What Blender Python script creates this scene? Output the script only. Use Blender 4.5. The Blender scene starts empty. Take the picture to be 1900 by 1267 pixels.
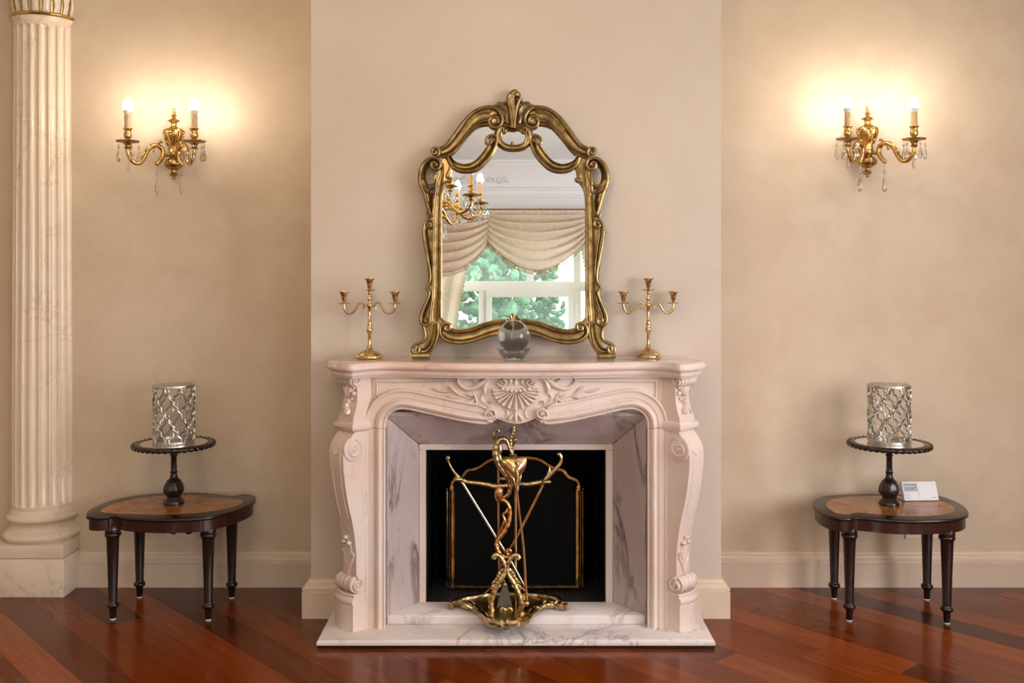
import bpy, bmesh, math, random
from mathutils import Vector, Matrix
from mathutils.geometry import tessellate_polygon

sc = bpy.context.scene
col = sc.collection
PI = math.pi
rnd = random.Random(11)

# ---------------------------------------------------------------- camera (35 mm lens with a falling front)
F, PX0, PY0 = 1847.0, 950.0, 490.0
D, ZC = 4.35, 1.538
cd = bpy.data.cameras.new('camera')
cam = bpy.data.objects.new('camera', cd)
col.objects.link(cam)
cam.location = (0, -D, ZC)
cam.rotation_euler = (PI / 2, 0, 0)
cd.sensor_width = 36
cd.lens = 36 * F / 1900
cd.shift_y = -(633.5 - PY0) / 1900
cd.clip_start = 0.05
sc.camera = cam

# ---------------------------------------------------------------- world, daylight, exposure
SKY = 8.3
wd = bpy.data.worlds.new('sky')
sc.world = wd
wd.use_nodes = True
bg = wd.node_tree.nodes['Background']
bg.inputs[0].default_value = (0.96, 0.95, 0.97, 1)
bg.inputs[1].default_value = SKY
sc.view_settings.view_transform = 'Standard'
sc.view_settings.look = 'None'
sc.view_settings.gamma = 1
sc.view_settings.exposure = 0.0
sc.view_settings.use_curve_mapping = False
cy = sc.cycles
cy.max_bounces, cy.diffuse_bounces, cy.glossy_bounces, cy.transmission_bounces, cy.transparent_max_bounces = 7, 3, 4, 7, 14
cy.caustics_reflective = False
cy.caustics_refractive = False
cy.sample_clamp_indirect = 6.0
XL, XR, YF, YB, ZT = -3.5, 3.5, -5.75, 0.417, 3.3      # the room; the chimney breast stands at y = 0
BULB_WALL, BULB_CH = 145.0, 215.0


def area(name, loc, rot, sx, sy, power, colr, portal=False):
    l = bpy.data.lights.new(name, 'AREA')
    l.shape = 'RECTANGLE'
    l.size, l.size_y = sx, sy
    l.energy = power
    l.color = colr
    o = bpy.data.objects.new(name, l)
    o.location = loc
    o.rotation_euler = rot
    col.objects.link(o)
    if portal:
        l.cycles.is_portal = True
    return o


# daylight entering by the tall windows of the right wall (outside the picture) and by the curtained window behind the camera, plus two flanking windows added for frontal fill
area('daylight_side_window', (XR + 0.10, -3.0, 1.6), (0, PI / 2, 0), 2.1, 2.6, 96, (1.0, 0.99, 1.0))
area('daylight_portal', (0.3, YF - 0.12, 1.75), (PI / 2, 0, 0), 2.8, 2.3, 1, (1, 1, 1), True)
area('fill_portal_right', (2.62, YF - 0.12, 1.63), (PI / 2, 0, 0), 1.2, 2.2, 1, (1, 1, 1), True)
area('fill_portal_left', (-2.42, YF - 0.12, 1.63), (PI / 2, 0, 0), 1.2, 2.2, 1, (1, 1, 1), True)


# ---------------------------------------------------------------- pixel -> world helpers
def W(px, py, y):
    d = y + D
    return Vector(((px - PX0) * d / F, y, ZC - (py - PY0) * d / F))


def on_z(px, py, z):
    d = (ZC - z) * F / (py - PY0)
    return Vector(((px - PX0) * d / F, d - D, z))


# ---------------------------------------------------------------- mesh helpers
def cr(pts, n=6, closed=False):
    """Catmull-Rom through tuples of any dimension."""
    P = [tuple(p) for p in pts]
    m = len(P)
    out = []
    rng = range(m if closed else m - 1)
    for i in rng:
        if closed:
            a, b, c, d = P[(i - 1) % m], P[i], P[(i + 1) % m], P[(i + 2) % m]
        else:
            a, b, c, d = P[max(i - 1, 0)], P[i], P[i + 1], P[min(i + 2, m - 1)]
        for k in range(n):
            t = k / n
            t2, t3 = t * t, t * t * t
            out.append(tuple(0.5 * (2 * q + (r - p) * t + (2 * p - 5 * q + 4 * r - s) * t2 + (3 * q - p - 3 * r + s) * t3)
                             for p, q, r, s in zip(a, b, c, d)))
    if not closed:
        out.append(P[-1])
    return out


def spiral(cx, cz, r0, r1, a0, turns, n=26):
    """points (x, z) from the outer radius r0 at angle a0 inward to r1; turns > 0 is counter-clockwise"""
    return [(cx + (r0 + (r1 - r0) * k / n) * math.cos(a0 + turns * 2 * PI * k / n),
             cz + (r0 + (r1 - r0) * k / n) * math.sin(a0 + turns * 2 * PI * k / n)) for k in range(n + 1)]


def dome(n=6, h=1.0):
    return [(-0.5 * math.cos(PI * k / n), h * math.sin(PI * k / n)) for k in range(n + 1)]


NF = Vector((0, -1, 0))


class MB:
    def __init__(s):
        s.v = []
        s.f = []

    def add(s, vs, fs, M=None):
        b = len(s.v)
        s.v += [(M @ Vector(v)) if M else Vector(v) for v in vs]
        s.f += [tuple(i + b for i in f) for f in fs]
        return s

    def box(s, x0, x1, y0, y1, z0, z1, M=None):
        return s.add([(x0, y0, z0), (x1, y0, z0), (x1, y1, z0), (x0, y1, z0), (x0, y0, z1), (x1, y0, z1), (x1, y1, z1), (x0, y1, z1)],
                     [(0, 3, 2, 1), (4, 5, 6, 7), (0, 1, 5, 4), (1, 2, 6, 5), (2, 3, 7, 6), (3, 0, 4, 7)], M)

    def rings(s, rs, closed=True, cap=(True, True), M=None, loop=False):
        """loft through equal-length rings"""
        n = len(rs[0])
        vs = [p for r in rs for p in r]
        fs = []
        m = len(rs)
        for i in range(m if loop else m - 1):
            j = (i + 1) % m
            for k in range(n if closed else n - 1):
                l = (k + 1) % n
                fs.append((i * n + k, i * n + l, j * n + l, j * n + k))
        if not loop:
            if cap[0]:
                fs.append(tuple(range(n - 1, -1, -1)))
            if cap[1]:
                fs.append(tuple((m - 1) * n + k for k in range(n)))
        return s.add(vs, fs, M)

    def lathe(s, prof, seg=24, M=None, a0=0.0, a1=2 * PI, wob=None):
        full = abs(a1 - a0 - 2 * PI) < 1e-6
        n = seg if full else seg + 1
        rs = []
        for (r, z) in prof:
            ring = []
            for k in range(n):
                a = a0 + (a1 - a0) * k / seg
                q = max(r, 1e-5) * (wob(a, z, r) if wob else 1)
                ring.append((q * math.cos(a), q * math.sin(a), z))
            rs.append(ring)
        return s.rings(rs, closed=full, cap=(full, full), M=M)

    def tube(s, pts, rad, seg=8, M=None, caps=True, closed=False, flat=None):
        """round tube; flat=(normal, factor) squashes it along the normal"""
        P = [Vector(p) for p in pts]
        n = len(P)
        if not isinstance(rad, (list, tuple)):
            rad = [rad] * n
        T = []
        for i in range(n):
            if closed:
                t = P[(i + 1) % n] - P[(i - 1) % n]
            else:
                t = P[min(i + 1, n - 1)] - P[max(i - 1, 0)]
            T.append(t.normalized() if t.length > 1e-9 else Vector((0, 0, 1)))
        up = Vector((0, 1, 0)) if abs(T[0].y) < 0.9 else Vector((1, 0, 0))
        nrm = (up - T[0] * up.dot(T[0])).normalized()
        rs = []
        for i in range(n):
            nrm = nrm - T[i] * nrm.dot(T[i])
            if nrm.length < 1e-6:
                nrm = T[i].orthogonal()
            nrm.normalize()
            b = T[i].cross(nrm)
            ring = []
            for k in range(seg):
                a = 2 * PI * k / seg
                o = (nrm * math.cos(a) + b * math.sin(a)) * rad[i]
                if flat:
                    o = o - flat[0] * (o.dot(flat[0]) * (1 - flat[1]))
                ring.append(P[i] + o)
            rs.append(ring)
        return s.rings(rs, cap=(caps, caps), M=M, loop=closed)

    def sweep(s, pts, prof, wid, hei=1.0, N=NF, M=None, closed=False, caps=True):
        """open profile (a, b): a across (along N x T), b along N; closed underneath"""
        P = [Vector(p) for p in pts]
        n = len(P)
        if not isinstance(wid, (list, tuple)):
            wid = [wid] * n
        if not isinstance(hei, (list, tuple)):
            hei = [hei] * n
        rs = []
        for i in range(n):
            t = (P[(i + 1) % n] - P[(i - 1) % n]) if closed else (P[min(i + 1, n - 1)] - P[max(i - 1, 0)])
            S = N.cross(t)
            S = S.normalized() if S.length > 1e-9 else Vector((1, 0, 0))
            rs.append([P[i] + S * (a * wid[i]) + N * (b * hei[i]) for a, b in prof])
        return s.rings(rs, closed=True, cap=(caps, caps), M=M, loop=closed)

    def ball(s, c, r, seg=12, rg=8, M=None):
        if not isinstance(r, (list, tuple)):
            r = (r, r, r)
        vs = [(c[0], c[1], c[2] - r[2])]
        for i in range(1, rg):
            b = -PI / 2 + PI * i / rg
            for k in range(seg):
                a = 2 * PI * k / seg
                vs.append((c[0] + r[0] * math.cos(b) * math.cos(a), c[1] + r[1] * math.cos(b) * math.sin(a), c[2] + r[2] * math.sin(b)))
        vs.append((c[0], c[1], c[2] + r[2]))
        fs = []
        for k in range(seg):
            l = (k + 1) % seg
            fs.append((0, 1 + l, 1 + k))
            for i in range(rg - 2):
                a = 1 + i * seg
                fs.append((a + k, a + l, a + seg + l, a + seg + k))
            fs.append((1 + (rg - 2) * seg + k, 1 + (rg - 2) * seg + l, len(vs) - 1))
        return s.add(vs, fs, M)

    def prism(s, poly, fn0, fn1, M=None):
        """two caps given by mapping 2-D points"""
        return s.rings([[fn0(p) for p in poly], [fn1(p) for p in poly]], M=M)

    def mirror_x(s, c=0.0):
        m = MB()
        m.v = [Vector((2 * c - v.x, v.y, v.z)) for v in s.v]
        m.f = [tuple(reversed(f)) for f in s.f]
        return m

    def build(s, name, mat, parent=None, smooth=True, angle=38, bevel=0.0, bseg=2, off=None):
        me = bpy.data.meshes.new(name)
        o_ = off if off is not None else (ORIG.get(parent.name, Vector((0, 0, 0))) if parent else Vector((0, 0, 0)))
        me.from_pydata([tuple(Vector(v) - o_) for v in s.v], [], s.f)
        bm = bmesh.new()
        bm.from_mesh(me)
        bmesh.ops.remove_doubles(bm, verts=bm.verts, dist=1e-6)
        bmesh.ops.recalc_face_normals(bm, faces=bm.faces)
        if bevel:
            es = [e for e in bm.edges if e.is_manifold and e.calc_face_angle(0) > 0.5]
            bmesh.ops.bevel(bm, geom=es, offset=bevel, segments=bseg, affect='EDGES', profile=0.5, clamp_overlap=True)
        bm.to_mesh(me)
        bm.free()
        if smooth:
            me.shade_smooth()
            me.set_sharp_from_angle(angle=math.radians(angle))
        if mat:
            me.materials.append(mat)
        o = bpy.data.objects.new(name, me)
        col.objects.link(o)
        if parent:
            o.parent = parent
            ORIG[o.name] = o_
        return o


ORIG = {}


def tag(o, label, cat, group=None):
    o['label'] = label
    o['category'] = cat
    if group:
        o['group'] = group
    return o


def struct(o, label=None):
    o['kind'] = 'structure'
    if label:
        o['label'] = label
    return o


def thing(name, label, cat, loc=(0, 0, 0), group=None, local=False):
    """Empty at the base of a thing. local=True: its parts are modelled around (0,0,0)"""
    o = bpy.data.objects.new(name, None)
    o.empty_display_size = 0.05
    col.objects.link(o)
    o.location = loc
    ORIG[o.name] = Vector((0, 0, 0)) if local else Vector(loc)
    return tag(o, label, cat, group)


def copy_tree(o, parent=None):
    c = o.copy()
    col.objects.link(c)
    if parent:
        c.parent = parent
    for ch in list(o.children):
        copy_tree(ch, c)
    return c


# ---------------------------------------------------------------- materials
def new_mat(name):
    m = bpy.data.materials.new(name)
    m.use_nodes = True
    nt = m.node_tree
    return m, nt, nt.nodes['Principled BSDF']


def nd(nt, t, **kw):
    n = nt.nodes.new(t)
    for k, v in kw.items():
        if k.startswith('i_'):
            n.inputs[k[2:].replace('_', ' ')].default_value = v
        else:
            setattr(n, k, v)
    return n


def lk(nt, a, b):
    nt.links.new(a, b)


def ramp(nt, fac, stops):
    r = nt.nodes.new('ShaderNodeValToRGB')
    e = r.color_ramp.elements
    while len(e) > 1:
        e.remove(e[-1])
    e[0].position, e[0].color = stops[0][0], (*stops[0][1], 1)
    for p, c in stops[1:]:
        q = e.new(p)
        q.color = (*c, 1)
    lk(nt, fac, r.inputs[0])
    return r.outputs[0]


def mixc(nt, fac, a, b, mode='MIX'):
    m = nt.nodes.new('ShaderNodeMix')
    m.data_type = 'RGBA'
    m.blend_type = mode
    for s, x in ((m.inputs[0], fac), (m.inputs[6], a), (m.inputs[7], b)):
        if hasattr(x, 'node'):
            lk(nt, x, s)
        else:
            s.default_value = x if not isinstance(x, tuple) else (*x[:3], 1)
    return m.outputs[2]


def coords(nt, scale=(1, 1, 1), rot=(0, 0, 0), kind='Object', loc=(0, 0, 0)):
    t = nt.nodes.new('ShaderNodeTexCoord')
    mp = nd(nt, 'ShaderNodeMapping')
    mp.inputs['Scale'].default_value = scale
    mp.inputs['Rotation'].default_value = rot
    mp.inputs['Location'].default_value = loc
    lk(nt, t.outputs[kind], mp.inputs[0])
    return mp.outputs[0]


def noise_tex(nt, vec, scale, detail=4, rough=0.5, dist=0.0):
    n = nd(nt, 'ShaderNodeTexNoise')
    n.inputs['Scale'].default_value = scale
    n.inputs['Detail'].default_value = detail
    n.inputs['Roughness'].default_value = rough
    n.inputs['Distortion'].default_value = dist
    lk(nt, vec, n.inputs['Vector'])
    return n.outputs['Fac']


def bump(nt, p, h, strength, dist=0.01):
    b = nd(nt, 'ShaderNodeBump')
    b.inputs['Strength'].default_value = strength
    b.inputs['Distance'].default_value = dist
    lk(nt, h, b.inputs['Height'])
    lk(nt, b.outputs[0], p.inputs['Normal'])


def plaster(name, a, b, c):
    m, nt, p = new_mat(name)
    v = coords(nt, kind='Object')
    n1 = noise_tex(nt, v, 1.3, 6, 0.6, 0.6)
    n2 = noise_tex(nt, v, 5.0, 5, 0.65, 0.3)
    base = ramp(nt, n1, [(0.32, a), (0.68, b)])
    lk(nt, mixc(nt, ramp(nt, n2, [(0.45, (0, 0, 0)), (0.75, (0.55, 0.55, 0.55))]), base, c), p.inputs['Base Color'])
    p.inputs['Roughness'].default_value = 0.55
    bump(nt, p, noise_tex(nt, v, 60, 3), 0.04, 0.004)
    return m


def plain(name, c, rough=0.5, metal=0.0, **kw):
    m, nt, p = new_mat(name)
    p.inputs['Base Color'].default_value = (*c, 1)
    p.inputs['Roughness'].default_value = rough
    p.inputs['Metallic'].default_value = metal
    for k, v in kw.items():
        p.inputs[k.replace('_', ' ')].default_value = v
    return m


def metal(name, lo, hi, rough=0.25, scale=40, bmp=0.0, contrast=(0.35, 0.65)):
    m, nt, p = new_mat(name)
    v = coords(nt)
    n = noise_tex(nt, v, scale, 4, 0.6)
    lk(nt, ramp(nt, n, [(contrast[0], lo), (contrast[1], hi)]), p.inputs['Base Color'])
    p.inputs['Metallic'].default_value = 1.0
    p.inputs['Roughness'].default_value = rough
    if bmp:
        bump(nt, p, noise_tex(nt, v, scale * 3, 3), bmp, 0.003)
    return m


def marble(name, base, tint, vein, vscale=2.2, rot=(0, 0, 0), vw=0.03, amt=0.8, rough=0.16, squash=(1, 1, 1), orange=False):
    m, nt, p = new_mat(name)
    v = coords(nt, scale=squash, rot=rot)
    n0 = noise_tex(nt, v, 1.7, 5, 0.6, 0.8)
    cbase = ramp(nt, n0, [(0.40, base), (0.64, tint)])
    n1 = nd(nt, 'ShaderNodeTexNoise')
    n1.inputs['Scale'].default_value = vscale
    n1.inputs['Detail'].default_value = 9
    n1.inputs['Roughness'].default_value = 0.62
    n1.inputs['Distortion'].default_value = 0.9
    lk(nt, v, n1.inputs['Vector'])
    sb = nd(nt, 'ShaderNodeMath', operation='SUBTRACT')
    sb.inputs[1].default_value = 0.5
    lk(nt, n1.outputs['Fac'], sb.inputs[0])
    ab = nd(nt, 'ShaderNodeMath', operation='ABSOLUTE')
    lk(nt, sb.outputs[0], ab.inputs[0])
    vn = ramp(nt, ab.outputs[0], [(0.0, (1, 1, 1)), (vw * 0.35, (0.45, 0.45, 0.45)), (vw, (0, 0, 0))])
    mask = ramp(nt, noise_tex(nt, v, vscale * 0.9, 3, 0.5, 0.2), [(0.42, (0, 0, 0)), (0.62, (amt, amt, amt))])
    f = nd(nt, 'ShaderNodeMath', operation='MULTIPLY')
    lk(nt, vn, f.inputs[0])
    lk(nt, mask, f.inputs[1])
    c1 = mixc(nt, f.outputs[0], cbase, vein)
    cloud = ramp(nt, noise_tex(nt, v, vscale * 2.4, 6, 0.6, 1.2), [(0.5, (0, 0, 0)), (0.85, (amt * 0.5, amt * 0.5, amt * 0.5))])
    c2 = mixc(nt, cloud, c1, tuple(0.5 * a + 0.5 * b for a, b in zip(vein, base)))
    if orange:
        # a rusty vein running slantwise across the front of the hearth slab
        vo = coords(nt, rot=(0, 0, -1.1509), loc=(0.0, 0.0, 0.0))
        wob = noise_tex(nt, vo, 14, 4, 0.6, 0.4)
        sx = nd(nt, 'ShaderNodeSeparateXYZ')
        lk(nt, vo, sx.inputs[0])
        ofs = nd(nt, 'ShaderNodeMath', operation='MULTIPLY_ADD')
        ofs.inputs[1].default_value = 0.035
        lk(nt, wob, ofs.inputs[0])
        lk(nt, sx.outputs[1], ofs.inputs[2])
        dd = nd(nt, 'ShaderNodeMath', operation='SUBTRACT')
        dd.inputs[1].default_value = ORANGE_AT[1] + 0.0175
        lk(nt, ofs.outputs[0], dd.inputs[0])
        da = nd(nt, 'ShaderNodeMath', operation='ABSOLUTE')
        lk(nt, dd.outputs[0], da.inputs[0])
        fo = ramp(nt, da.outputs[0], [(0.0, (0.75, 0.75, 0.75)), (0.0035, (0.4, 0.4, 0.4)), (0.008, (0, 0, 0))])
        xm = nd(nt, 'ShaderNodeMath', operation='SUBTRACT')
        xm.inputs[1].default_value = ORANGE_AT[0]
        lk(nt, sx.outputs[0], xm.inputs[0])
        xa = nd(nt, 'ShaderNodeMath', operation='ABSOLUTE')
        lk(nt, xm.outputs[0], xa.inputs[0])
        fx = ramp(nt, xa.outputs[0], [(0.05, (1, 1, 1)), (0.09, (0, 0, 0))])
        fm = nd(nt, 'ShaderNodeMath', operation='MULTIPLY')
        lk(nt, fo, fm.inputs[0])
        lk(nt, fx, fm.inputs[1])
        c2 = mixc(nt, fm.outputs[0], c2, (0.62, 0.27, 0.09))
    lk(nt, c2, p.inputs['Base Color'])
    p.inputs['Roughness'].default_value = rough
    p.inputs['Subsurface Weight'].default_value = 0.0
    return m


def thin_glass(name, tintc=(1, 1, 1), refl=0.12, rough=0.02):
    m = bpy.data.materials.new(name)
    m.use_nodes = True
    nt = m.node_tree
    nt.nodes.clear()
    o = nd(nt, 'ShaderNodeOutputMaterial')
    t = nd(nt, 'ShaderNodeBsdfTransparent')
    t.inputs[0].default_value = (*tintc, 1)
    g = nd(nt, 'ShaderNodeBsdfGlossy')
    g.inputs['Roughness'].default_value = rough
    fw = nd(nt, 'ShaderNodeLayerWeight')
    fw.inputs[0].default_value = 0.5
    pw = nd(nt, 'ShaderNodeMath', operation='POWER')
    pw.inputs[1].default_value = 4.0
    lk(nt, fw.outputs['Facing'], pw.inputs[0])
    lw = nd(nt, 'ShaderNodeMath', operation='MULTIPLY_ADD')
    lw.inputs[1].default_value = 0.55
    lw.inputs[2].default_value = 0.04
    lk(nt, pw.outputs[0], lw.inputs[0])
    mx = nd(nt, 'ShaderNodeMixShader')
    lk(nt, lw.outputs[0], mx.inputs[0])
    lk(nt, t.outputs[0], mx.inputs[1])
    lk(nt, g.outputs[0], mx.inputs[2])
    lk(nt, mx.outputs[0], o.inputs[0])
    return m


def glass(name, c=(1, 1, 1), ior=1.5, rough=0.0):
    m, nt, p = new_mat(name)
    p.inputs['Base Color'].default_value = (*c, 1)
    p.inputs['Transmission Weight'].default_value = 1
    p.inputs['Roughness'].default_value = rough
    p.inputs['IOR'].default_value = ior
    return m


def emit(name, c, s):
    m, nt, p = new_mat(name)
    p.inputs['Base Color'].default_value = (0.9, 0.9, 0.9, 1)
    p.inputs['Emission Color'].default_value = (*c, 1)
    p.inputs['Emission Strength'].default_value = s
    return m


def wood_floor():
    m, nt, p = new_mat('merbau_floor_planks')
    oi = nd(nt, 'ShaderNodeObjectInfo')
    g = nd(nt, 'ShaderNodeNewGeometry')
    sep = nd(nt, 'ShaderNodeVectorMath', operation='ADD')
    cmb = nd(nt, 'ShaderNodeCombineXYZ')
    mul = nd(nt, 'ShaderNodeMath', operation='MULTIPLY')
    mul.inputs[1].default_value = 37.0
    lk(nt, oi.outputs['Random'], mul.inputs[0])
    lk(nt, mul.outputs[0], cmb.inputs[2])
    lk(nt, g.outputs['Position'], sep.inputs[0])
    lk(nt, cmb.outputs[0], sep.inputs[1])
    mp = nd(nt, 'ShaderNodeMapping')
    mp.inputs['Rotation'].default_value = (0, 0, PLANK_A)
    lk(nt, sep.outputs[0], mp.inputs[0])
    mp2 = nd(nt, 'ShaderNodeMapping')
    mp2.inputs['Scale'].default_value = (1.2, 14, 1)
    lk(nt, mp.outputs[0], mp2.inputs[0])
    n1 = noise_tex(nt, mp2.outputs[0], 2.2, 4, 0.5, 0.5)
    mp3 = nd(nt, 'ShaderNodeMapping')
    mp3.inputs['Scale'].default_value = (2.5, 42, 1)
    lk(nt, mp.outputs[0], mp3.inputs[0])
    n2 = noise_tex(nt, mp3.outputs[0], 2.0, 2, 0.5, 0.1)
    sx = nd(nt, 'ShaderNodeSeparateColor')
    lk(nt, oi.outputs['Color'], sx.inputs[0])
    base = ramp(nt, sx.outputs[0], [(0.0, (0.070, 0.0115, 0.002)), (0.25, (0.125, 0.021, 0.003)), (0.6, (0.215, 0.038, 0.0045)), (1.0, (0.36, 0.076, 0.0095))])
    c = mixc(nt, ramp(nt, n1, [(0.3, (0.55, 0.55, 0.55)), (0.65, (0, 0, 0))]), base, (0.6, 0.5, 0.45), 'MULTIPLY')
    c = mixc(nt, ramp(nt, n2, [(0.35, (0.35, 0.35, 0.35)), (0.6, (0, 0, 0))]), c, (0.65, 0.55, 0.5), 'MULTIPLY')
    lk(nt, c, p.inputs['Base Color'])
    p.inputs['Roughness'].default_value = 0.17
    p.inputs['Specular IOR Level'].default_value = 0.28
    bump(nt, p, n2, 0.008, 0.002)
    return m


ORANGE_AT = (-0.1956, 0.1467)
PLANK_A = math.radians(47.5)
M = {}
M['wall'] = plaster('cream_faux_plaster', (0.65, 0.505, 0.36), (0.74, 0.605, 0.455), (0.60, 0.445, 0.31))
M['breast'] = plaster('blush_faux_plaster', (0.62, 0.515, 0.425), (0.68, 0.575, 0.485), (0.65, 0.515, 0.425))
M['trim'] = plain('cream_trim_paint', (0.78, 0.62, 0.48), 0.35)
M['white'] = plain('skylit_white_paint', (0.80, 0.83, 0.89), 0.6)  # white with the blue cast of sky light put into its colour
M['pvc'] = plain('white_window_plastic', (0.86, 0.88, 0.88), 0.25)
M['marble'] = marble('pink_white_marble', (0.79, 0.675, 0.62), (0.76, 0.585, 0.49), (0.36, 0.26, 0.23), 2.4, vw=0.015, amt=0.34)
M['marble_slab'] = marble('veined_marble_slab', (0.82, 0.735, 0.71), (0.80, 0.69, 0.64), (0.25, 0.19, 0.20), 3.0, vw=0.03, amt=0.85, rough=0.09, orange=True)
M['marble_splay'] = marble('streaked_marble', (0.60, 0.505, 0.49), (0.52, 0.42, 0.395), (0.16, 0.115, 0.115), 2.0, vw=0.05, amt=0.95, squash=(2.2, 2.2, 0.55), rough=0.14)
M['marble_shelf'] = marble('peach_marble', (0.82, 0.71, 0.67), (0.78, 0.52, 0.40), (0.45, 0.27, 0.21), 1.6, vw=0.03, amt=0.5, rough=0.08)
M['marble_col'] = marble('cream_column_marble', (0.86, 0.72, 0.57), (0.86, 0.69, 0.53), (0.45, 0.31, 0.22), 2.0, vw=0.014, amt=0.5, rough=0.22)
M['floor'] = wood_floor()
M['black'] = plain('black_firebox', (0.005, 0.005, 0.006), 0.7, Specular_IOR_Level=0.15)
M['blackglass'] = plain('black_screen_glass', (0.003, 0.003, 0.003), 0.6, Specular_IOR_Level=0.08)
M['iron'] = plain('dark_ribbed_iron', (0.03, 0.03, 0.033), 0.5)
M['brass'] = metal('polished_brass', (0.52, 0.33, 0.13), (0.78, 0.58, 0.30), 0.17, 30)
M['brass_old'] = metal('aged_brass', (0.30, 0.20, 0.085), (0.72, 0.55, 0.30), 0.24, 70, 0.25)
M['copper'] = metal('coppery_brass', (0.50, 0.24, 0.09), (0.70, 0.38, 0.15), 0.25, 30)
M['pale'] = metal('pale_brass_rod', (0.66, 0.58, 0.42), (0.82, 0.76, 0.62), 0.2, 20)
M['gilt'] = metal('gilt_sconce_metal', (0.48, 0.29, 0.085), (0.80, 0.54, 0.20), 0.27, 60, 0.15)
M['gilt_dark'] = metal('aged_gilt_metal', (0.24, 0.15, 0.05), (0.62, 0.42, 0.16), 0.3, 60, 0.15)
M['frame'] = metal('antique_gold_frame', (0.16, 0.10, 0.038), (0.43, 0.30, 0.135), 0.36, 26, 0.12, (0.3, 0.7))
M['silver'] = metal('hammered_nickel', (0.38, 0.35, 0.31), (0.70, 0.66, 0.60), 0.33, 60, 0.3)
M['mirror'] = plain('mirror_silvering', (0.93, 0.95, 0.94), 0.0, 1.0)
M['darkwood'] = plain('dark_mahogany', (0.016, 0.0065, 0.005), 0.22)
M['mahogany'] = plain('red_brown_mahogany', (0.035, 0.0095, 0.006), 0.2)
M['ivory'] = plain('candle_sleeve', (0.72, 0.47, 0.25), 0.5)
M['bulb'] = emit('lit_bulb', (1.0, 0.87, 0.73), BULB_WALL)
M['bulb2'] = emit('lit_chandelier_bulb', (1.0, 0.76, 0.48), BULB_CH)
M['bulbbase'] = plain('white_bulb_base', (0.85, 0.85, 0.85), 0.4)
M['crystal'] = glass('cut_crystal', (1, 1, 1), 1.5)
M['ball'] = glass('crystal_ball_glass', (0.96, 0.97, 0.95), 1.5)
M['lampglass'] = thin_glass('hurricane_glass', (0.98, 0.99, 0.98))
M['pane'] = thin_glass('window_pane_glass', (0.90, 1.0, 0.96))
M['pane_clear'] = thin_glass('clear_window_pane_glass', (0.99, 0.99, 0.99))
M['plastic'] = plain('white_device_plastic', (0.80, 0.78, 0.82), 0.4)
M['lcd'] = plain('grey_lcd', (0.38, 0.42, 0.47), 0.3)
M['ink'] = plain('dark_print', (0.05, 0.055, 0.07), 0.6)
M['redink'] = plain('red_print', (0.45, 0.05, 0.06), 0.6)
M['bristle'] = metal('grey_bristles', (0.075, 0.063, 0.045), (0.20, 0.17, 0.125), 0.6, 200)
M['bristle'].node_tree.nodes['Principled BSDF'].inputs['Metallic'].default_value = 0


def burl():
    m, nt, p = new_mat('burl_walnut_inlay')
    v = coords(nt)
    n = noise_tex(nt, v, 6, 6, 0.55, 1.6)
    lk(nt, ramp(nt, n, [(0.25, (0.19, 0.065, 0.012)), (0.5, (0.36, 0.135, 0.025)), (0.75, (0.50, 0.21, 0.045))]), p.inputs['Base Color'])
    p.inputs['Roughness'].default_value = 0.16
    return m


M['burl'] = burl()


def fabric(name, a, b, trans=0.0, alpha=1.0):
    m = bpy.data.materials.new(name)
    m.use_nodes = True
    nt = m.node_tree
    nt.nodes.clear()
    o = nd(nt, 'ShaderNodeOutputMaterial')
    d = nd(nt, 'ShaderNodeBsdfDiffuse')
    v = coords(nt)
    lk(nt, ramp(nt, noise_tex(nt, v, 30, 4, 0.6), [(0.35, a), (0.65, b)]), d.inputs[0])
    out = d.outputs[0]
    if trans:
        t = nd(nt, 'ShaderNodeBsdfTranslucent')
        t.inputs[0].default_value = (*b, 1)
        mx = nd(nt, 'ShaderNodeMixShader')
        mx.inputs[0].default_value = trans
        lk(nt, out, mx.inputs[1])
        lk(nt, t.outputs[0], mx.inputs[2])
        out = mx.outputs[0]
    if alpha < 1:
        t = nd(nt, 'ShaderNodeBsdfTransparent')
        mx = nd(nt, 'ShaderNodeMixShader')
        mx.inputs[0].default_value = alpha
        lk(nt, t.outputs[0], mx.inputs[1])
        lk(nt, out, mx.inputs[2])
        out = mx.outputs[0]
    lk(nt, out, o.inputs[0])
    return m


M['swag'] = fabric('champagne_satin', (0.70, 0.56, 0.47), (0.80, 0.67, 0.58), 0.25)
M['sheer'] = fabric('sheer_tulle', (0.85, 0.86, 0.80), (0.9, 0.9, 0.85), 0.6, 0.16)
M['rodwood'] = plain('brown_curtain_rod', (0.22, 0.13, 0.07), 0.4)
M['fringe'] = plain('gold_fringe', (0.42, 0.27, 0.09), 0.5)


def leafy(name, a, b):
    m, nt, p = new_mat(name)
    v = coords(nt)
    lk(nt, ramp(nt, noise_tex(nt, v, 14, 6, 0.7), [(0.35, a), (0.65, b)]), p.inputs['Base Color'])
    p.inputs['Roughness'].default_value = 0.7
    return m


M['leaf'] = leafy('garden_foliage', (0.02, 0.075, 0.04), (0.10, 0.22, 0.13))
M['bark'] = plain('tree_bark', (0.10, 0.07, 0.05), 0.9)
M['grass'] = leafy('garden_grass', (0.05, 0.12, 0.04), (0.10, 0.22, 0.07))

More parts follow.
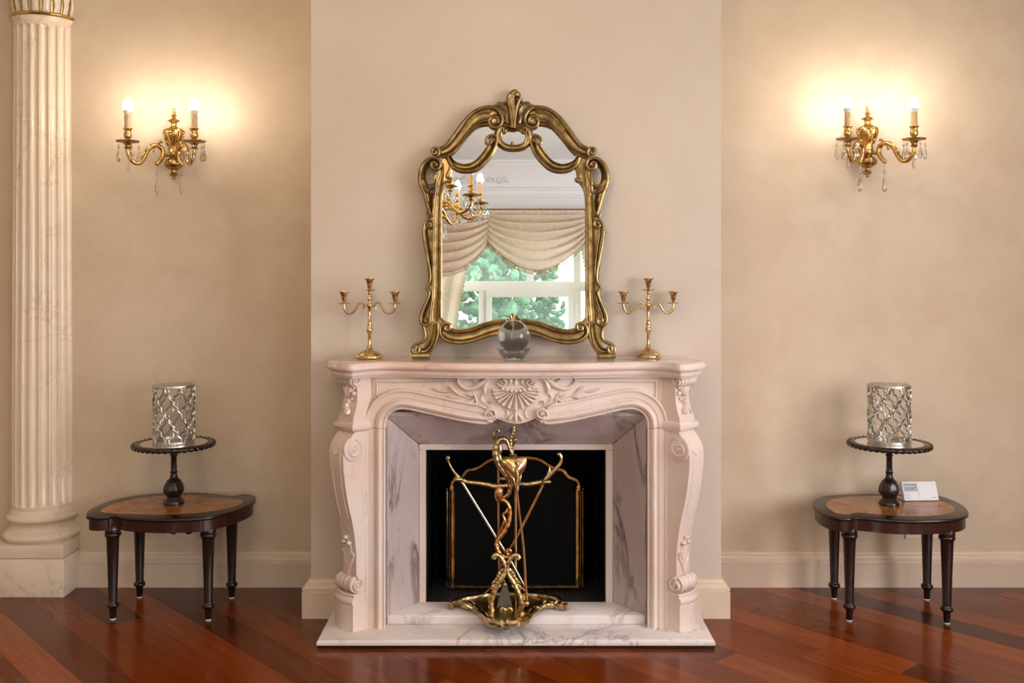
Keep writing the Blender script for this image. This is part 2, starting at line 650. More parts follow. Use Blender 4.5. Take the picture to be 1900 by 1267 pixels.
# ================================================================ the room
BX0, BX1 = (577 - PX0) * D / F, (1338 - PX0) * D / F         # chimney breast
CX = 0.018                                                    # axis of fireplace and mirror
FBX0, FBX1, FBZ = W(790, 0, -0.04).x, W(1124, 0, -0.04).x, W(0, 835, -0.04).z
fl = struct(MB().box(XL, XR, YF, YB + 0.1, -0.08, -0.014).build('floor', M['darkwood']))
WT = 0.22
struct(MB().box(XL, XR, YB, YB + WT, -0.08, ZT).build('wall_back', M['wall']))
struct(MB().box(XL - WT, XL, YF - WT, YB + WT, -0.08, ZT).build('wall_left', M['wall']))
SW = (-4.3, -1.7, 0.55, 2.65)
m = MB()
m.box(XR, XR + WT, YF - WT, SW[0], -0.08, ZT).box(XR, XR + WT, SW[1], YB + WT, -0.08, ZT)
m.box(XR, XR + WT, SW[0], SW[1], -0.08, SW[2]).box(XR, XR + WT, SW[0], SW[1], SW[3], ZT)
struct(m.build('wall_right', M['wall']))
FW = (-1.25, 1.75, 0.55, 2.72)
WX = [(-3.05, -1.8), (FW[0], FW[1]), (2.0, 3.25)]
m = MB()
m.box(XL, XR, YF - WT, YF, -0.08, FW[2]).box(XL, XR, YF - WT, YF, FW[3], ZT)
for x0, x1 in ((XL, WX[0][0]), (WX[0][1], WX[1][0]), (WX[1][1], WX[2][0]), (WX[2][1], XR)):
    m.box(x0, x1, YF - WT, YF, FW[2], FW[3])
struct(m.build('wall_front', M['white']))
struct(MB().box(XL - WT, XR + WT, YF - WT, YB + WT, ZT, ZT + 0.1).build('ceiling', M['white']))
m = MB()
m.box(BX0, FBX0 - 0.06, 0, YB, 0, ZT).box(FBX1 + 0.06, BX1, 0, YB, 0, ZT).box(FBX0 - 0.06, FBX1 + 0.06, 0, YB, FBZ + 0.06, ZT)
struct(m.build('wall_chimney_breast', M['breast']), 'pale plaster chimney breast carrying the mirror and fireplace')

# cornice round the room: stacked steps with a cove
CP = [(0, 2.955), (0.03, 2.955), (0.035, 2.975), (0.02, 2.985), (0.022, 3.02), (0.045, 3.03), (0.05, 3.045), (0.03, 3.06), (0.035, 3.12), (0.075, 3.20),
      (0.15, 3.25), (0.165, 3.255), (0.17, 3.275), (0.20, 3.28), (0.205, 3.30), (0, 3.30)]


def run(name, prof, a, b, inward, mat, **kw):
    """profile (t, z) carried straight from a to b; t grows along inward"""
    A, B, I = Vector(a), Vector(b), Vector(inward)
    mm = MB()
    mm.rings([[P + I * t + Vector((0, 0, z)) for t, z in prof] for P in (A, B)])
    return mm.build(name, mat, **kw)


struct(run('trim_1', CP, (XL, YF, 0), (XR, YF, 0), (0, 1, 0), M['white']))
struct(run('trim_2', CP, (XL, YB, 0), (XL, YF, 0), (1, 0, 0), M['white']))
struct(run('trim_3', CP, (XR, YF, 0), (XR, YB, 0), (-1, 0, 0), M['white']))
# low stucco leaf scrolls on the cornice frieze of the window wall
orn = MB()
for cx in (-0.62, -0.25):
    for sgn in (-1, 1):
        for (ox, oz, r, tr) in ((0.05, 3.135, 0.035, 1.4), (0.13, 3.11, 0.028, -1.4), (0.20, 3.14, 0.022, 1.3)):
            sp = spiral(0, 0, r, 0.006, PI, tr * sgn, 18)
            orn.tube([(cx + sgn * (ox) + x, YF + 0.055 + (oz + z - 3.12) * 0.4, oz + z) for x, z in sp], [0.009 - 0.0002 * k for k in range(19)], 6)
        for k in range(5):
            orn.ball((cx + sgn * (0.03 + 0.045 * k), YF + 0.055, 3.105 + 0.02 * (k % 2)), (0.016, 0.008, 0.009), 8, 5)
o = orn.build('cornice_ornament', M['white'])
o.parent = bpy.data.objects['trim_1']

# ---- floor planks, laid at 45 degrees
pd = Vector((math.cos(-PLANK_A), math.sin(-PLANK_A)))
pn = Vector((math.sin(PLANK_A), math.cos(PLANK_A)))
PW, P0S = 0.1435, -1.629
tone = {-4: [(9, .55)], -3: [(9, .35)], -2: [(9, .40)], -1: [(9, .93)], 0: [(9, .30)], 1: [(-1.35, .5), (9, .55)], 2: [(-1.07, .16), (9, .60)], 3: [(9, .68)],
        4: [(-0.62, .06), (9, .30)], 5: [(-1.0, .25), (9, .48)], 6: [(9, .35)], 7: [(-0.6, .12), (9, .5)], 8: [(9, .4)], 9: [(0.2, .3), (9, .62)], 10: [(9, .5)],
        11: [(0.4, .15), (9, .7)], 12: [(9, .45)], 13: [(0.9, .25), (9, .75)], 14: [(9, .62)], 15: [(1.1, .55), (9, .72)], 16: [(1.436, .80), (9, .16)],
        17: [(0.67, .62), (9, .42)], 18: [(9, .55)], 19: [(9, .78)], 20: [(9, .02)], 21: [(9, .66)], 22: [(9, .36)], 23: [(9, .5)]}


def clip(poly, axis, lim, keep_less):
    out = []
    for i in range(len(poly)):
        a, b = poly[i], poly[(i + 1) % len(poly)]
        ia, ib = (a[axis] <= lim) == keep_less, (b[axis] <= lim) == keep_less
        if ia:
            out.append(a)
        if ia != ib:
            t = (lim - a[axis]) / (b[axis] - a[axis])
            out.append(a + (b - a) * t)
    return out


def plank(p0, p1, q0, q1, tn, y_lo):
    poly = [pd * q0 + pn * p0, pd * q1 + pn * p0, pd * q1 + pn * p1, pd * q0 + pn * p1]
    for ax, lim, kl in ((0, XL, False), (0, XR, True), (1, y_lo, False), (1, YB, True)):
        poly = clip(poly, ax, lim, kl)
        if len(poly) < 3:
            return
    # under the chimney breast, which stands on the screed
    if all(BX0 + 0.05 < v.x < BX1 - 0.05 and v.y > 0.02 for v in poly):
        return
    mm = MB().prism(poly, lambda p: (p.x, p.y, -0.014), lambda p: (p.x, p.y, 0.0))
    ob = mm.build('plank', M['floor'], fl, smooth=False)
    ob.color = (max(0, min(1, tn)), 0, 0, 1)


gap = 0.0005
for k in range(-30, 28):
    p0, p1 = P0S + k * PW + gap, P0S + (k + 1) * PW - gap
    cuts = [c for c, t in tone.get(k, [])][:-1]
    segs = []
    if k in tone:
        q = -2.7 if k < 8 else -1.3
        qe = q
        while qe > -7:
            l = rnd.uniform(0.9, 1.7)
            segs.append((qe - l, qe, rnd.uniform(0.05, 0.95)))
            qe -= l
        for c, t in tone[k]:
            if c == 9:
                e_ = (0.3 if k < 8 else 3.4) + 0.5 * rnd.random()
                segs.append((q, e_, t))
                q = e_
            else:
                segs.append((q, c, t))
                q = c
        while q < 7:
            l = rnd.uniform(0.9, 1.7)
            segs.append((q, q + l, rnd.uniform(0.05, 0.95)))
            q += l
    else:
        q = -7 + rnd.random()
        while q < 7:
            l = rnd.uniform(0.9, 1.7)
            segs.append((q, q + l, rnd.uniform(0.05, 0.95)))
            q += l
    # cut over-long boards
    for a, b, t in segs:
        plank(p0, p1, a + gap, b - gap, t, -2.3)
# the rest of the floor behind the camera side: boards too far from view to tell apart
o = MB().box(XL, XR, YF, -2.3, -0.014, -0.0003).build('boards', M['floor'], fl, smooth=False)
o['kind'] = 'stuff'
o.color = (0.45, 0, 0, 1)

# ---- baseboards
BP = [(0, 0.0), (0.033, 0.0), (0.033, 0.106), (0.0345, 0.113), (0.028, 0.116), (0.027, 0.121), (0.033, 0.123), (0.033, 0.130), (0.021, 0.137), (0.019, 0.146),
      (0.019, 0.148), (0.010, 0.151), (0.004, 0.160), (0, 0.162)]


def runs(name, prof, pts, mat):
    """mitred run of a profile (t, z) along a plan polyline, the room on the right-hand side"""
    P = [Vector((*p, 0)) for p in pts]
    rs = []
    for i in range(len(P)):
        n1 = (P[i] - P[i - 1]).normalized() if i > 0 else (P[1] - P[0]).normalized()
        n2 = (P[i + 1] - P[i]).normalized() if i < len(P) - 1 else n1
        a, b = Vector((n1.y, -n1.x, 0)), Vector((n2.y, -n2.x, 0))
        nn = (a + b).normalized()
        nn = nn / max(0.3, nn.dot(a))
        rs.append([P[i] + nn * t + Vector((0, 0, z)) for t, z in prof])
    return MB().rings(rs).build(name, mat, angle=25)


struct(runs('baseboard_left', BP, [(-2.067, YB), (BX0, YB), (BX0, 0), (-0.70, 0)], M['trim']))
struct(runs('baseboard_right', BP, [(0.735, 0), (BX1, 0), (BX1, YB), (XR, YB), (XR, YF)], M['trim']))
struct(runs('baseboard_far_left', BP, [(XL, YF), (XL, YB), (-2.42, YB)], M['trim']))


# ---- windows
def window(n, axis, a0, a1, z0, z1, at, muls, trans, sashes, out):
    """white plastic window: outer frame, mullions, transom; panes in each opening. axis 'x' or 'y'"""
    def bx(mm, u0, u1, w0, w1, d0, d1):
        if axis == 'x':
            mm.box(u0, u1, at + d0, at + d1, w0, w1)
        else:
            mm.box(at + d0, at + d1, u0, u1, w0, w1)
    fr = MB()
    t = 0.06
    d0, d1 = (-0.04, 0.04)
    bx(fr, a0, a1, z0, z0 + t, d0, d1)
    bx(fr, a0, a1, z1 - t, z1, d0, d1)
    bx(fr, a0, a0 + t, z0 + t, z1 - t, d0, d1)
    bx(fr, a1 - t, a1, z0 + t, z1 - t, d0, d1)
    w = struct(fr.build('window_%d' % n, M['pvc'], smooth=False, bevel=0.004))
    for (zt, th) in trans:
        mm = MB()
        bx(mm, a0 + t, a1 - t, zt - th / 2, zt + th / 2, d0, d1)
        mm.build('transom', M['pvc'], w, smooth=False, bevel=0.004)
    for (u, th, b0, b1) in muls:
        mm = MB()
        bx(mm, u - th / 2, u + th / 2, b0, b1, d0, d1)
        mm.build('mullion', M['pvc'], w, smooth=False, bevel=0.004)
    for (u0, u1, b0, b1, s) in sashes:
        if s:
            mm = MB()
            for q in ((u0, u1, b0, b0 + s), (u0, u1, b1 - s, b1), (u0, u0 + s, b0 + s, b1 - s), (u1 - s, u1, b0 + s, b1 - s)):
                bx(mm, *q, d0 + 0.055 if out > 0 else d0 - 0.015, d1 + 0.015 if out > 0 else d1 - 0.055)
            mm.build('sash', M['pvc'], w, smooth=False, bevel=0.004)
        mm = MB()
        bx(mm, u0 + s, u1 - s, b0 + s, b1 - s, -0.003, 0.003)
        mm.build('pane', M['pane' if n == 1 else 'pane_clear'], w, smooth=False)
    return w


zt = 2.06
window(1, 'x', FW[0], FW[1], FW[2], FW[3], YF - 0.1, [(-0.30, 0.07, 0.61, 2.01), (0.18, 0.07, 2.11, 2.66), (0.66, 0.07, 0.61, 2.01), (0.66, 0.07, 2.11, 2.66), (-0.78, 0.07, 2.11, 2.66)], [(zt, 0.10)],
       [(FW[0] + .06, -0.335, 0.61, 2.01, 0.0), (-0.265, 0.625, 0.61, 2.01, 0.06), (0.695, FW[1] - .06, 0.61, 2.01, 0.0),
        (FW[0] + .06, -0.815, 2.11, 2.66, 0), (-0.745, 0.145, 2.11, 2.66, 0), (0.215, 0.625, 2.11, 2.66, 0), (0.695, FW[1] - .06, 2.11, 2.66, 0)], 1)
window(2, 'y', SW[0], SW[1], SW[2], SW[3], XR + 0.05, [(-3.0, 0.07, 0.61, 2.59)], [], [(SW[0] + .06, -3.035, .61, 2.59, 0.05), (-2.965, SW[1] - .06, .61, 2.59, 0.05)], -1)

for k, (x0, x1) in enumerate((WX[0], WX[2])):  # unseen flanking windows, added to bring frontal fill light into the room
    xm = (x0 + x1) / 2
    window(3 + k, 'x', x0, x1, FW[2], FW[3], YF - 0.1, [(xm, 0.07, 0.61, 2.66)], [], [(x0 + .06, xm - .035, .61, 2.66, 0.05), (xm + .035, x1 - .06, .61, 2.66, 0.05)], 1)

# garden beyond the window behind the camera
struct(MB().box(-14, 14, -24, YF - WT, -0.5, -0.2).build('ground', M['grass']))


def tree(label, x, y, h, r, seed):
    t = thing('garden_tree', label, 'tree', (x, y, -0.2), 'trees outside the curtained window')
    MB().tube([(x, y, -0.2), (x + .05, y, h * 0.35), (x, y + .05, h * 0.6)], [0.12, 0.09, 0.05], 8).build('trunk', M['bark'], t)
    mm = MB()
    rr = random.Random(seed)
    for k in range(1500):
        a, b = rr.uniform(0, 2 * PI), rr.uniform(-1, 1)
        q = rr.uniform(0.5, 1.0)
        c = Vector((x + r * q * math.cos(a) * math.sqrt(1 - b * b), y + r * q * 0.8 * math.sin(a) * math.sqrt(1 - b * b), h * 0.55 + h * 0.5 * b * q))
        s = rr.uniform(0.05, 0.11) * (.4 + .6 * r)
        mm.ball(c, (s, s * 0.7, s * 0.6), 6, 4, Matrix.Translation(c) @ Matrix.Rotation(rr.uniform(0, 6), 4, Vector((rr.random(), rr.random(), rr.random() + .1)).normalized()) @ Matrix.Translation(-c))
    mm.build('crown', M['leaf'], t)


tree('bushy green tree filling the left panes of the reflected window', -1.0, -10.2, 4.4, 1.3, 1)
tree('taller green tree at the far left of the reflected window', -4.3, -12.5, 5.2, 1.6, 2)
tree('slim green tree seen through the middle pane of the reflected window', 0.15, -12.4, 4.4, 0.75, 3)
tree('small green tree glimpsed at the right edge of the reflected window', 1.95, -11.0, 4.2, 0.8, 4)

# ================================================================ fluted half column
ax, ay = -2.243, YB
c = thing('fluted_column', 'cream marble fluted half column with gilded capital against the wall', 'column', (ax, ay, 0))
MB().box(ax - .178, ax + .176, .241, YB, 0, .176).build('plinth', M['marble_col'], c, bevel=0.003)
MB().box(ax - .172, ax + .171, .246, YB, .179, .237).build('plinth_cap', M['marble_col'], c, bevel=0.003)


def half(prof, seg=48, wob=None):
    return MB().lathe(prof, seg, Matrix.Translation((ax, ay, 0)), PI, 2 * PI, wob)


half([(0.0, .237), (.165, .237)] + [(.160 + .017 * math.sin(PI * k / 8), .238 + .046 * k / 8) for k in range(9)] + [(.156, .286), (.152, .290), (.146, .304), (.147, .320), (.152, .326)]
     + [(.150 + .014 * math.sin(PI * k / 8), .327 + .034 * k / 8) for k in range(9)] + [(.149, .363), (.147, .372), (.140, .385), (0.0, .385)]).build('base', M['marble_col'], c)
NFL = 20


def flute(a, z, r):
    lo, hi = .402, 2.662
    if z < lo or z > hi:
        return 1.0
    t = (a / (2 * PI) * NFL) % 1.0
    x = (t - 0.5) / 0.40
    if abs(x) >= 1:
        return 1.0
    e = min(1.0, math.sqrt(max(0.0, min((z - lo) / 0.016, (hi - z) / 0.016))))
    return 1.0 - 0.115 * math.sqrt(max(0.0, 1 - x * x)) * e


zs = [.385, .3952, .4019, .402, .403, .405, .408, .413, .418] + [.418 + (2.646 - .418) * k / 12 for k in range(1, 13)] + [2.651, 2.656, 2.659, 2.661, 2.662, 2.6621, 2.68]
half([(.139 - .010 * max(0, (z - .8) / 2.0), z) for z in zs], 320, flute).build('shaft', M['marble_col'], c, angle=50)
half([(0.0, 2.68), (.130, 2.68), (.134, 2.688), (.142, 2.697), (.143, 2.699), (0.0, 2.70)]).build('necking', M['marble_col'], c)
half([(.0, 2.699), (.139, 2.699)] + [(.141 + .009 * math.sin(PI * k / 6), 2.70 + .017 * k / 6) for k in range(7)] + [(.13, 2.718), (0, 2.718)]).build('gilded_ring', M['gilt'], c)
half([(0, 2.716), (.122, 2.716), (.122, 2.9), (.15, 3.05), (.17, 3.10), (0, 3.10)]).build('capital_bell', M['marble_col'], c)
for row, (nl, z0, h, rr_) in enumerate(((9, 2.717, .16, .125), (8, 2.80, .20, .128))):
    for k in range(nl):
        a = PI + PI * (k + 0.5 + 0.0 * row) / nl
        rad, tan = Vector((math.cos(a), math.sin(a), 0)), Vector((-math.sin(a), math.cos(a), 0))
        lf, gd = MB(), MB()
        pts = [(rr_ + .004, 0), (rr_ + .012, .3), (rr_ + .014, .6), (rr_ + .024, .85), (rr_ + .05, 1.0), (rr_ + .058, .93)]
        pts = cr(pts, 3)
        for lobe in (-1, 0, 1):
            q = [Vector((ax, ay, z0)) + rad * (r_ + (0.006 if lobe == 0 else 0)) + tan * (lobe * 0.013 * (1 + .6 * math.sin(6 * t))) + Vector((0, 0, h * t * (1 if lobe == 0 else .86))) for r_, t in pts]
            (lf if lobe else gd).tube(q, [0.011 * (0.55 + 0.45 * math.sin(PI * min(1, i / len(q) + .2))) for i in range(len(q))] if lobe else [0.0045] * len(q), 6, flat=(rad, .5))
        l = lf.build('acanthus_leaf', M['marble_col'], c)
        gd.build('gilded_vein', M['gilt'], l)
half([(0, 3.10), (.19, 3.10), (.20, 3.13), (.20, 3.16), (0, 3.16)]).build('abacus', M['marble_col'], c)
struct(MB().box(ax - .24, ax + .24, .17, YB, 3.16, ZT).build('trim_4', M['trim'], bevel=0.006), 'cream block above the column capital')

# ================================================================ marble fireplace
ZS = W(0, 660.7, 0).z                                          # shelf top
ZSL = 0.038                                                    # hearth slab top
ZST = 0.076                                                    # inner hearth step top
fp = thing('fireplace', 'carved pink and white marble fireplace with serpentine mantel shelf', 'fireplace', (CX, -0.2, 0))
mar = M['marble']


def fy(x):
    """front face of the frieze, bowed forward at the middle; x measured from the axis"""
    t = max(0.0, 1 - abs(x) / 0.47)
    t = t * t * (3 - 2 * t)
    return -0.232 - 0.052 * t


def Wf(px, py, dy=0.0, mir=False):
    """pixel on the bowed frieze face, dy proud of it"""
    x = 0
    y = -0.25
    for _ in range(4):
        p = W(px, py, y)
        y = fy(p.x - CX) - dy
    return W(px, py, y)


# ---- shelf: lofted offsets of a serpentine plan
half_ = [(0, -.337), (.12, -.337), (.24, -.330), (.36, -.305), (.46, -.280), (.53, -.272), (.585, -.290), (.625, -.328), (.655, -.362), (.70, -.346), (.75, -.298), (.785, -.238),
         (.791, -.190), (.775, -.145), (.757, -.105), (.753, 0)]
hs = cr([half_[0]] + half_[1:], 5)
outl = [Vector((CX + x, y)) for x, y in hs] + [Vector((CX - x, y)) for x, y in reversed(hs[1:])]


def offs(poly, d):
    out = []
    n = len(poly)
    for i, p in enumerate(poly):
        t = poly[(i + 1) % n] - poly[i - 1]
        if p.y > -0.0005:
            out.append(Vector((p.x - math.copysign(d, p.x - CX), 0.0)))
            continue
        nn = Vector((t.y, -t.x)).normalized()
        q = p - nn * d
        out.append(Vector((q.x, min(q.y, 0))))
    return out


# orientation so that positive d shrinks
def shelf_part(prof, cap=(False, False)):
    mm = MB()
    test = offs(outl, 0.01)
    sg = 1 if abs(test[10].y) < abs(outl[10].y) else -1
    mm.rings([[(p.x, p.y, z) for p in offs(outl, sg * d)] for d, z in prof], cap=(False, False))
    if cap[0]:
        top = [Vector((p.x, p.y, prof[0][1])) for p in offs(outl, sg * prof[0][0])]
        mm.add(top, tessellate_polygon([top]))
    return mm


shelf_part([(.014, ZS), (.010, ZS - .001), (.007, ZS - .005), (.006, ZS - .010), (.001, ZS - .013), (0, ZS - .019), (.0015, ZS - .026), (.006, ZS - .031), (.012, ZS - .033)], (True, False)).build(
    'mantel_shelf', M['marble_shelf'], fp, angle=50)
shelf_part([(.012, ZS - .033), (.0145, ZS - .0345), (.0150, ZS - .0365), (.0165, ZS - .0370), (.0175, ZS - .049), (.0185, ZS - .0495), (.020, ZS - .053), (.0255, ZS - .0575), (.0265, ZS - .0615)]).build('shelf_moulding', mar, fp, angle=30)
ZU = ZS - .0595

# ---- arch line of the frieze (lower edge), left half in pixels
arch_px = [(716, 793), (716.5, 784), (718.5, 776), (726, 766), (740, 759.5), (757.6, 760), (787, 766), (826.7, 775), (866, 783), (894, 785.5), (912, 783), (923, 776)]
arch = [Wf(a, b) for a, b in cr(arch_px, 5)]
XI = arch[0].x - CX                                             # inner edge of the jamb, relative (negative)


def arch_z(x):
    """lower edge height at relative x"""
    x = -abs(x)
    if x <= XI:
        return arch[0].z
    best = None
    for a, b in zip(arch, arch[1:]):
        x0, x1 = a.x - CX, b.x - CX
        if x0 <= x <= x1 and x1 > x0:
            return a.z + (b.z - a.z) * (x - x0) / (x1 - x0)
    t = (x - (arch[-1].x - CX)) / (0 - (arch[-1].x - CX))
    zc = Wf(957, 786).z
    return arch[-1].z + (zc - arch[-1].z) * math.sin(t * PI / 2) - 0.0


xs = sorted(set([-0.625, -0.59, -0.56] + [XI + (0 - XI) * k / 70 for k in range(71)]))
xs = [x for x in xs if x < -1e-6]
xs = xs + [0] + [-x for x in reversed(xs)]
mm = MB()
cols = []
for x in xs:
    zl = arch_z(x) if abs(x) < abs(XI) - 1e-6 else arch[0].z
    y0 = fy(x)
    cols.append([(CX + x, y0, ZU), (CX + x, y0, (ZU + zl) / 2), (CX + x, y0, zl), (CX + x, y0 + 0.07, zl), (CX + x, y0 + 0.07, ZU)])
mm.rings(cols)
fr = mm.build('frieze', mar, fp, angle=30)

# ---- arch and jamb mouldings (one profile)
prof = [(0, -.02), (0, .012), (.004, .017), (.008, .017), (.010, .013), (.013, .019), (.019, .028), (.026, .031), (.033, .027), (.039, .017), (.042, .012), (.046, .012), (.049, .017),
        (.072, .017), (.074, .022), (.080, .024), (.085, .020), (.087, -.02)]
jb = [Vector((arch[0].x, arch[0].y, ZSL)), Vector((arch[0].x, arch[0].y, arch[0].z - 0.001))]
wid = [1.0] * len(arch)
hei = [1.0] * len(arch)
for k in range(12):
    wid[-1 - k] = 0.55 + 0.45 * k / 12
for side in (0, 1):
    a = MB().sweep(arch, prof, wid, hei)
    j = MB().sweep(jb, prof, 1.0)
    b = MB().box(-0.620 + CX, arch[0].x, arch[0].y, -0.02, ZSL, arch[0].z - 0.001)
    ms = [a, j, b] if side == 0 else [q.mirror_x(CX) for q in (a, j, b)]
    ms[0].build('arch_moulding', mar, fp, angle=35)
    ms[1].build('jamb_moulding', mar, fp, angle=35)
    ms[2].build('jamb', mar, fp, bevel=0.002)


# ---- carving helpers on the frieze; everything is drawn for the left half and mirrored
def carve(kind, pts, w, h, n=5, sink=0.25):
    """pts: (px, py, width_px) -> domed strip on the frieze"""
    P = cr(pts, n)
    mm = MB()
    mm.sweep([Wf(p[0], p[1]) + Vector((0, 0.002, 0)) for p in P], dome(6), [max(.0008, p[2] * .00222 * w) for p in P], [h * (0.5 + 0.5 * min(1, p[2] / max(q[2] for q in P))) for p in P])
    return mm


def roll(px, py, r, turns, a0, th, h=0.016, n=30):
    """volute in pixels"""
    sp = spiral(px, py, r, r * 0.12, a0, turns, n)
    mm = MB()
    mm.sweep([Wf(x, y) + Vector((0, .002, 0)) for x, y in sp], dome(6), [th * .00222 * (1 - 0.55 * k / n) for k in range(n + 1)], [h * (1 + 0.25 * k / n) for k in range(n + 1)])
    c_ = Wf(px, py)
    mm.ball((c_.x, c_.y - h * .5, c_.z), (r * .2 * .0023, h * .9, r * .2 * .0023), 10, 6)
    return mm


def both(name, mm, mat=mar, par=fp):
    mm.build(name, mat, par)
    mm.mirror_x(CX).build(name, mat, par)


# ends of the arch: volutes under the shell
both('arch_volute', roll(912, 768, 13.5, 1.6, PI * 0.45, 9, 0.030))
both('arch_leaf', carve('s', [(852, 779, 2), (868, 781, 7), (885, 783, 9), (903, 784, 8), (918, 778, 4)], 1, .026))
# upper acanthus scrolls
both('scroll', roll(932, 709, 8.5, -1.55, PI * 1.0, 6, .020))
both('scroll_leaf', carve('s', [(940, 699, 4), (926, 696.5, 8), (908, 699, 10), (896, 708, 11), (884, 717, 11), (866, 721, 10), (853, 713, 8), (849, 704, 6), (855, 698, 5), (864, 700, 4)], 1.0, .020))
both('leaf', carve('s', [(893, 712, 3), (880, 706, 6), (873, 698, 2)], 1, .014))
both('leaf', carve('s', [(905, 702, 3), (893, 700, 6), (885, 694.5, 2)], 1, .013))
both('leaf', carve('s', [(914, 700, 3), (904, 708, 9), (899, 721, 11), (900, 731, 5)], 1, .020))
both('leaf_stem', carve('s', [(898, 729, 5), (893, 738, 6), (900, 748, 5), (908, 752, 4)], 1, .013))
both('bud', roll(910, 745, 4.5, 1.2, 0.5, 3, .012, 14))
# sprig
both('sprig', carve('s', [(884, 733, 2), (872, 739, 3), (856, 734, 3), (840, 728, 3), (826, 726, 2)], 1, .009))
for q in ([(884, 732, 1), (873, 733, 5), (864, 731, 1)], [(886, 736, 1), (874, 745, 6), (866, 743, 1)], [(856, 735, 1), (842, 737, 6), (829, 735, 1)],
          [(852, 733, 1), (840, 722, 6), (832, 717, 1)], [(834, 727, 1), (818, 725, 5), (803, 720, 1)], [(878, 728, 1), (884, 741, 5), (884, 752, 1)]):
    both('leaf', carve('s', q, 1.3, .018))
# shell
for k in range(13):
    a = PI * (0.03 + 0.94 * k / 12)
    e = abs(math.cos(a))
    L = 32 + 12 * (1 - e)
    cx_, cy_ = 957, 723
    x1, y1 = cx_ - math.cos(a) * L * 1.28, cy_ - 2 + math.sin(a) * L * 0.86
    x0, y0 = cx_ - math.cos(a) * 13, cy_ + math.sin(a) * 8
    mm = carve('s', [(x0, y0, 3), ((x0 + x1) / 2, (y0 + y1) / 2, 5.2), (x1 * .85 + x0 * .15, y1 * .85 + y0 * .15, 7.6), (x1, y1, 7.5)], 1, .024, 3)
    c_ = Wf(x1, y1)
    mm.ball((c_.x, c_.y - .008, c_.z), (.0085, .016, .0085), 10, 6)
    mm.build('shell_flute', mar, fp)
for k in range(7):
    c_ = Wf(933 + 8 * k, 721 + 3.5 * math.sin(PI * k / 6))
    MB().ball((c_.x, c_.y - .012, c_.z), (.0095, .012, .008), 10, 6).build('shell_bead', mar, fp)
both('leaf', carve('s', [(941, 700, 2), (948, 706, 7), (945, 715, 3)], 1, .018))
carve('s', [(957, 696, 4), (957, 704, 6), (957, 713, 10)], 1, .020).build('shell_stem', mar, fp)
# pendant flower under the shell
for q in ([(957, 766, 3), (957, 774, 9), (957, 783, 6)], [(953, 768, 3), (947, 775, 8), (945, 781, 5)], [(961, 768, 3), (967, 775, 8), (969, 781, 5)], [(957, 760, 2), (957, 766, 7), (957, 771, 9)]):
    carve('s', q, 1, .020).build('pendant_petal', mar, fp)
both('leaf_stem', carve('s', [(938, 757, 2), (942, 766, 5), (937, 776, 4), (930, 773, 2)], 1, .012))
# panel lines of the frieze
both('panel_bead', carve('s', [(693, 752, 2.2), (693, 730, 2.2), (693, 704, 2.2)], 1, .007, 3))
both('panel_bead', carve('s', [(693, 703, 2.2), (740, 703, 2.2), (800, 703, 2.2), (846, 703, 2.2)], 1, .007, 3))
both('panel_moulding', carve('s', [(699.5, 744, 3.2), (699.5, 728, 3.2), (699.5, 708.5, 3.2)], 1, .010, 3))
both('panel_moulding', carve('s', [(699, 708, 3.2), (745, 708, 3.2), (800, 708, 3.2), (847, 708, 3.2)], 1, .010, 3))

# ---- corner pilasters, turned 45 degrees outwards
C0 = Vector((-.665 + CX, -.298))
PU, PN = Vector((.69, -.724)).normalized(), Vector((-.724, -.69)).normalized()
PWD = .13


def PP(u, n, z):
    p = C0 + PU * (u - PWD) + PN * n
    return Vector((p.x, p.y, z))


def pil_block(levels, nb=-.13):
    """levels: (z, n, u0, u1)"""
    mm = MB()
    mm.rings([[PP(u0, n, z), PP((u0 + u1) / 2, n + .003, z), PP(u1, n, z), PP(u1, nb, z), PP(u0, nb, z)] for z, n, u0, u1 in levels])
    return mm


def pil_strip(pts, w, h):
    """domed strip on the outward face: (u, z, n, width)"""
    P = cr(pts, 5)
    mm = MB()
    N3 = Vector((PN.x, PN.y, 0))
    mm.sweep([PP(p[0], p[2], p[1]) for p in P], dome(6), [p[3] * w for p in P], [h] * len(P), N=N3)
    return mm


shaft = cr([(z, n, u0, u1) for z, n, u0, u1 in [(.265, -.016, .034, .13), (.30, -.016, .034, .13), (.373, -.014, .034, .13), (.475, .001, .032, .13), (.585, .028, .03, .13), (.70, .045, .028, .13),
                                               (.765, .046, .026, .13), (.80, .036, .024, .13), (.83, .014, .022, .13), (.853, -.008, .02, .13)]], 5)
neck = cr([(z, n, u0, u1) for z, n, u0, u1 in [(.893, .000, .02, .13), (.915, -.003, .026, .13), (.94, -.012, .03, .13), (.98, -.022, .03, .128), (1.03, -.024, .03, .126), (1.086, -.024, .03, .126)]], 5)


def n_at(tbl, z):
    for a, b in zip(tbl, tbl[1:]):
        if a[0] <= z <= b[0]:
            return a[1] + (b[1] - a[1]) * (z - a[0]) / max(1e-6, b[0] - a[0])
    return tbl[-1][1]


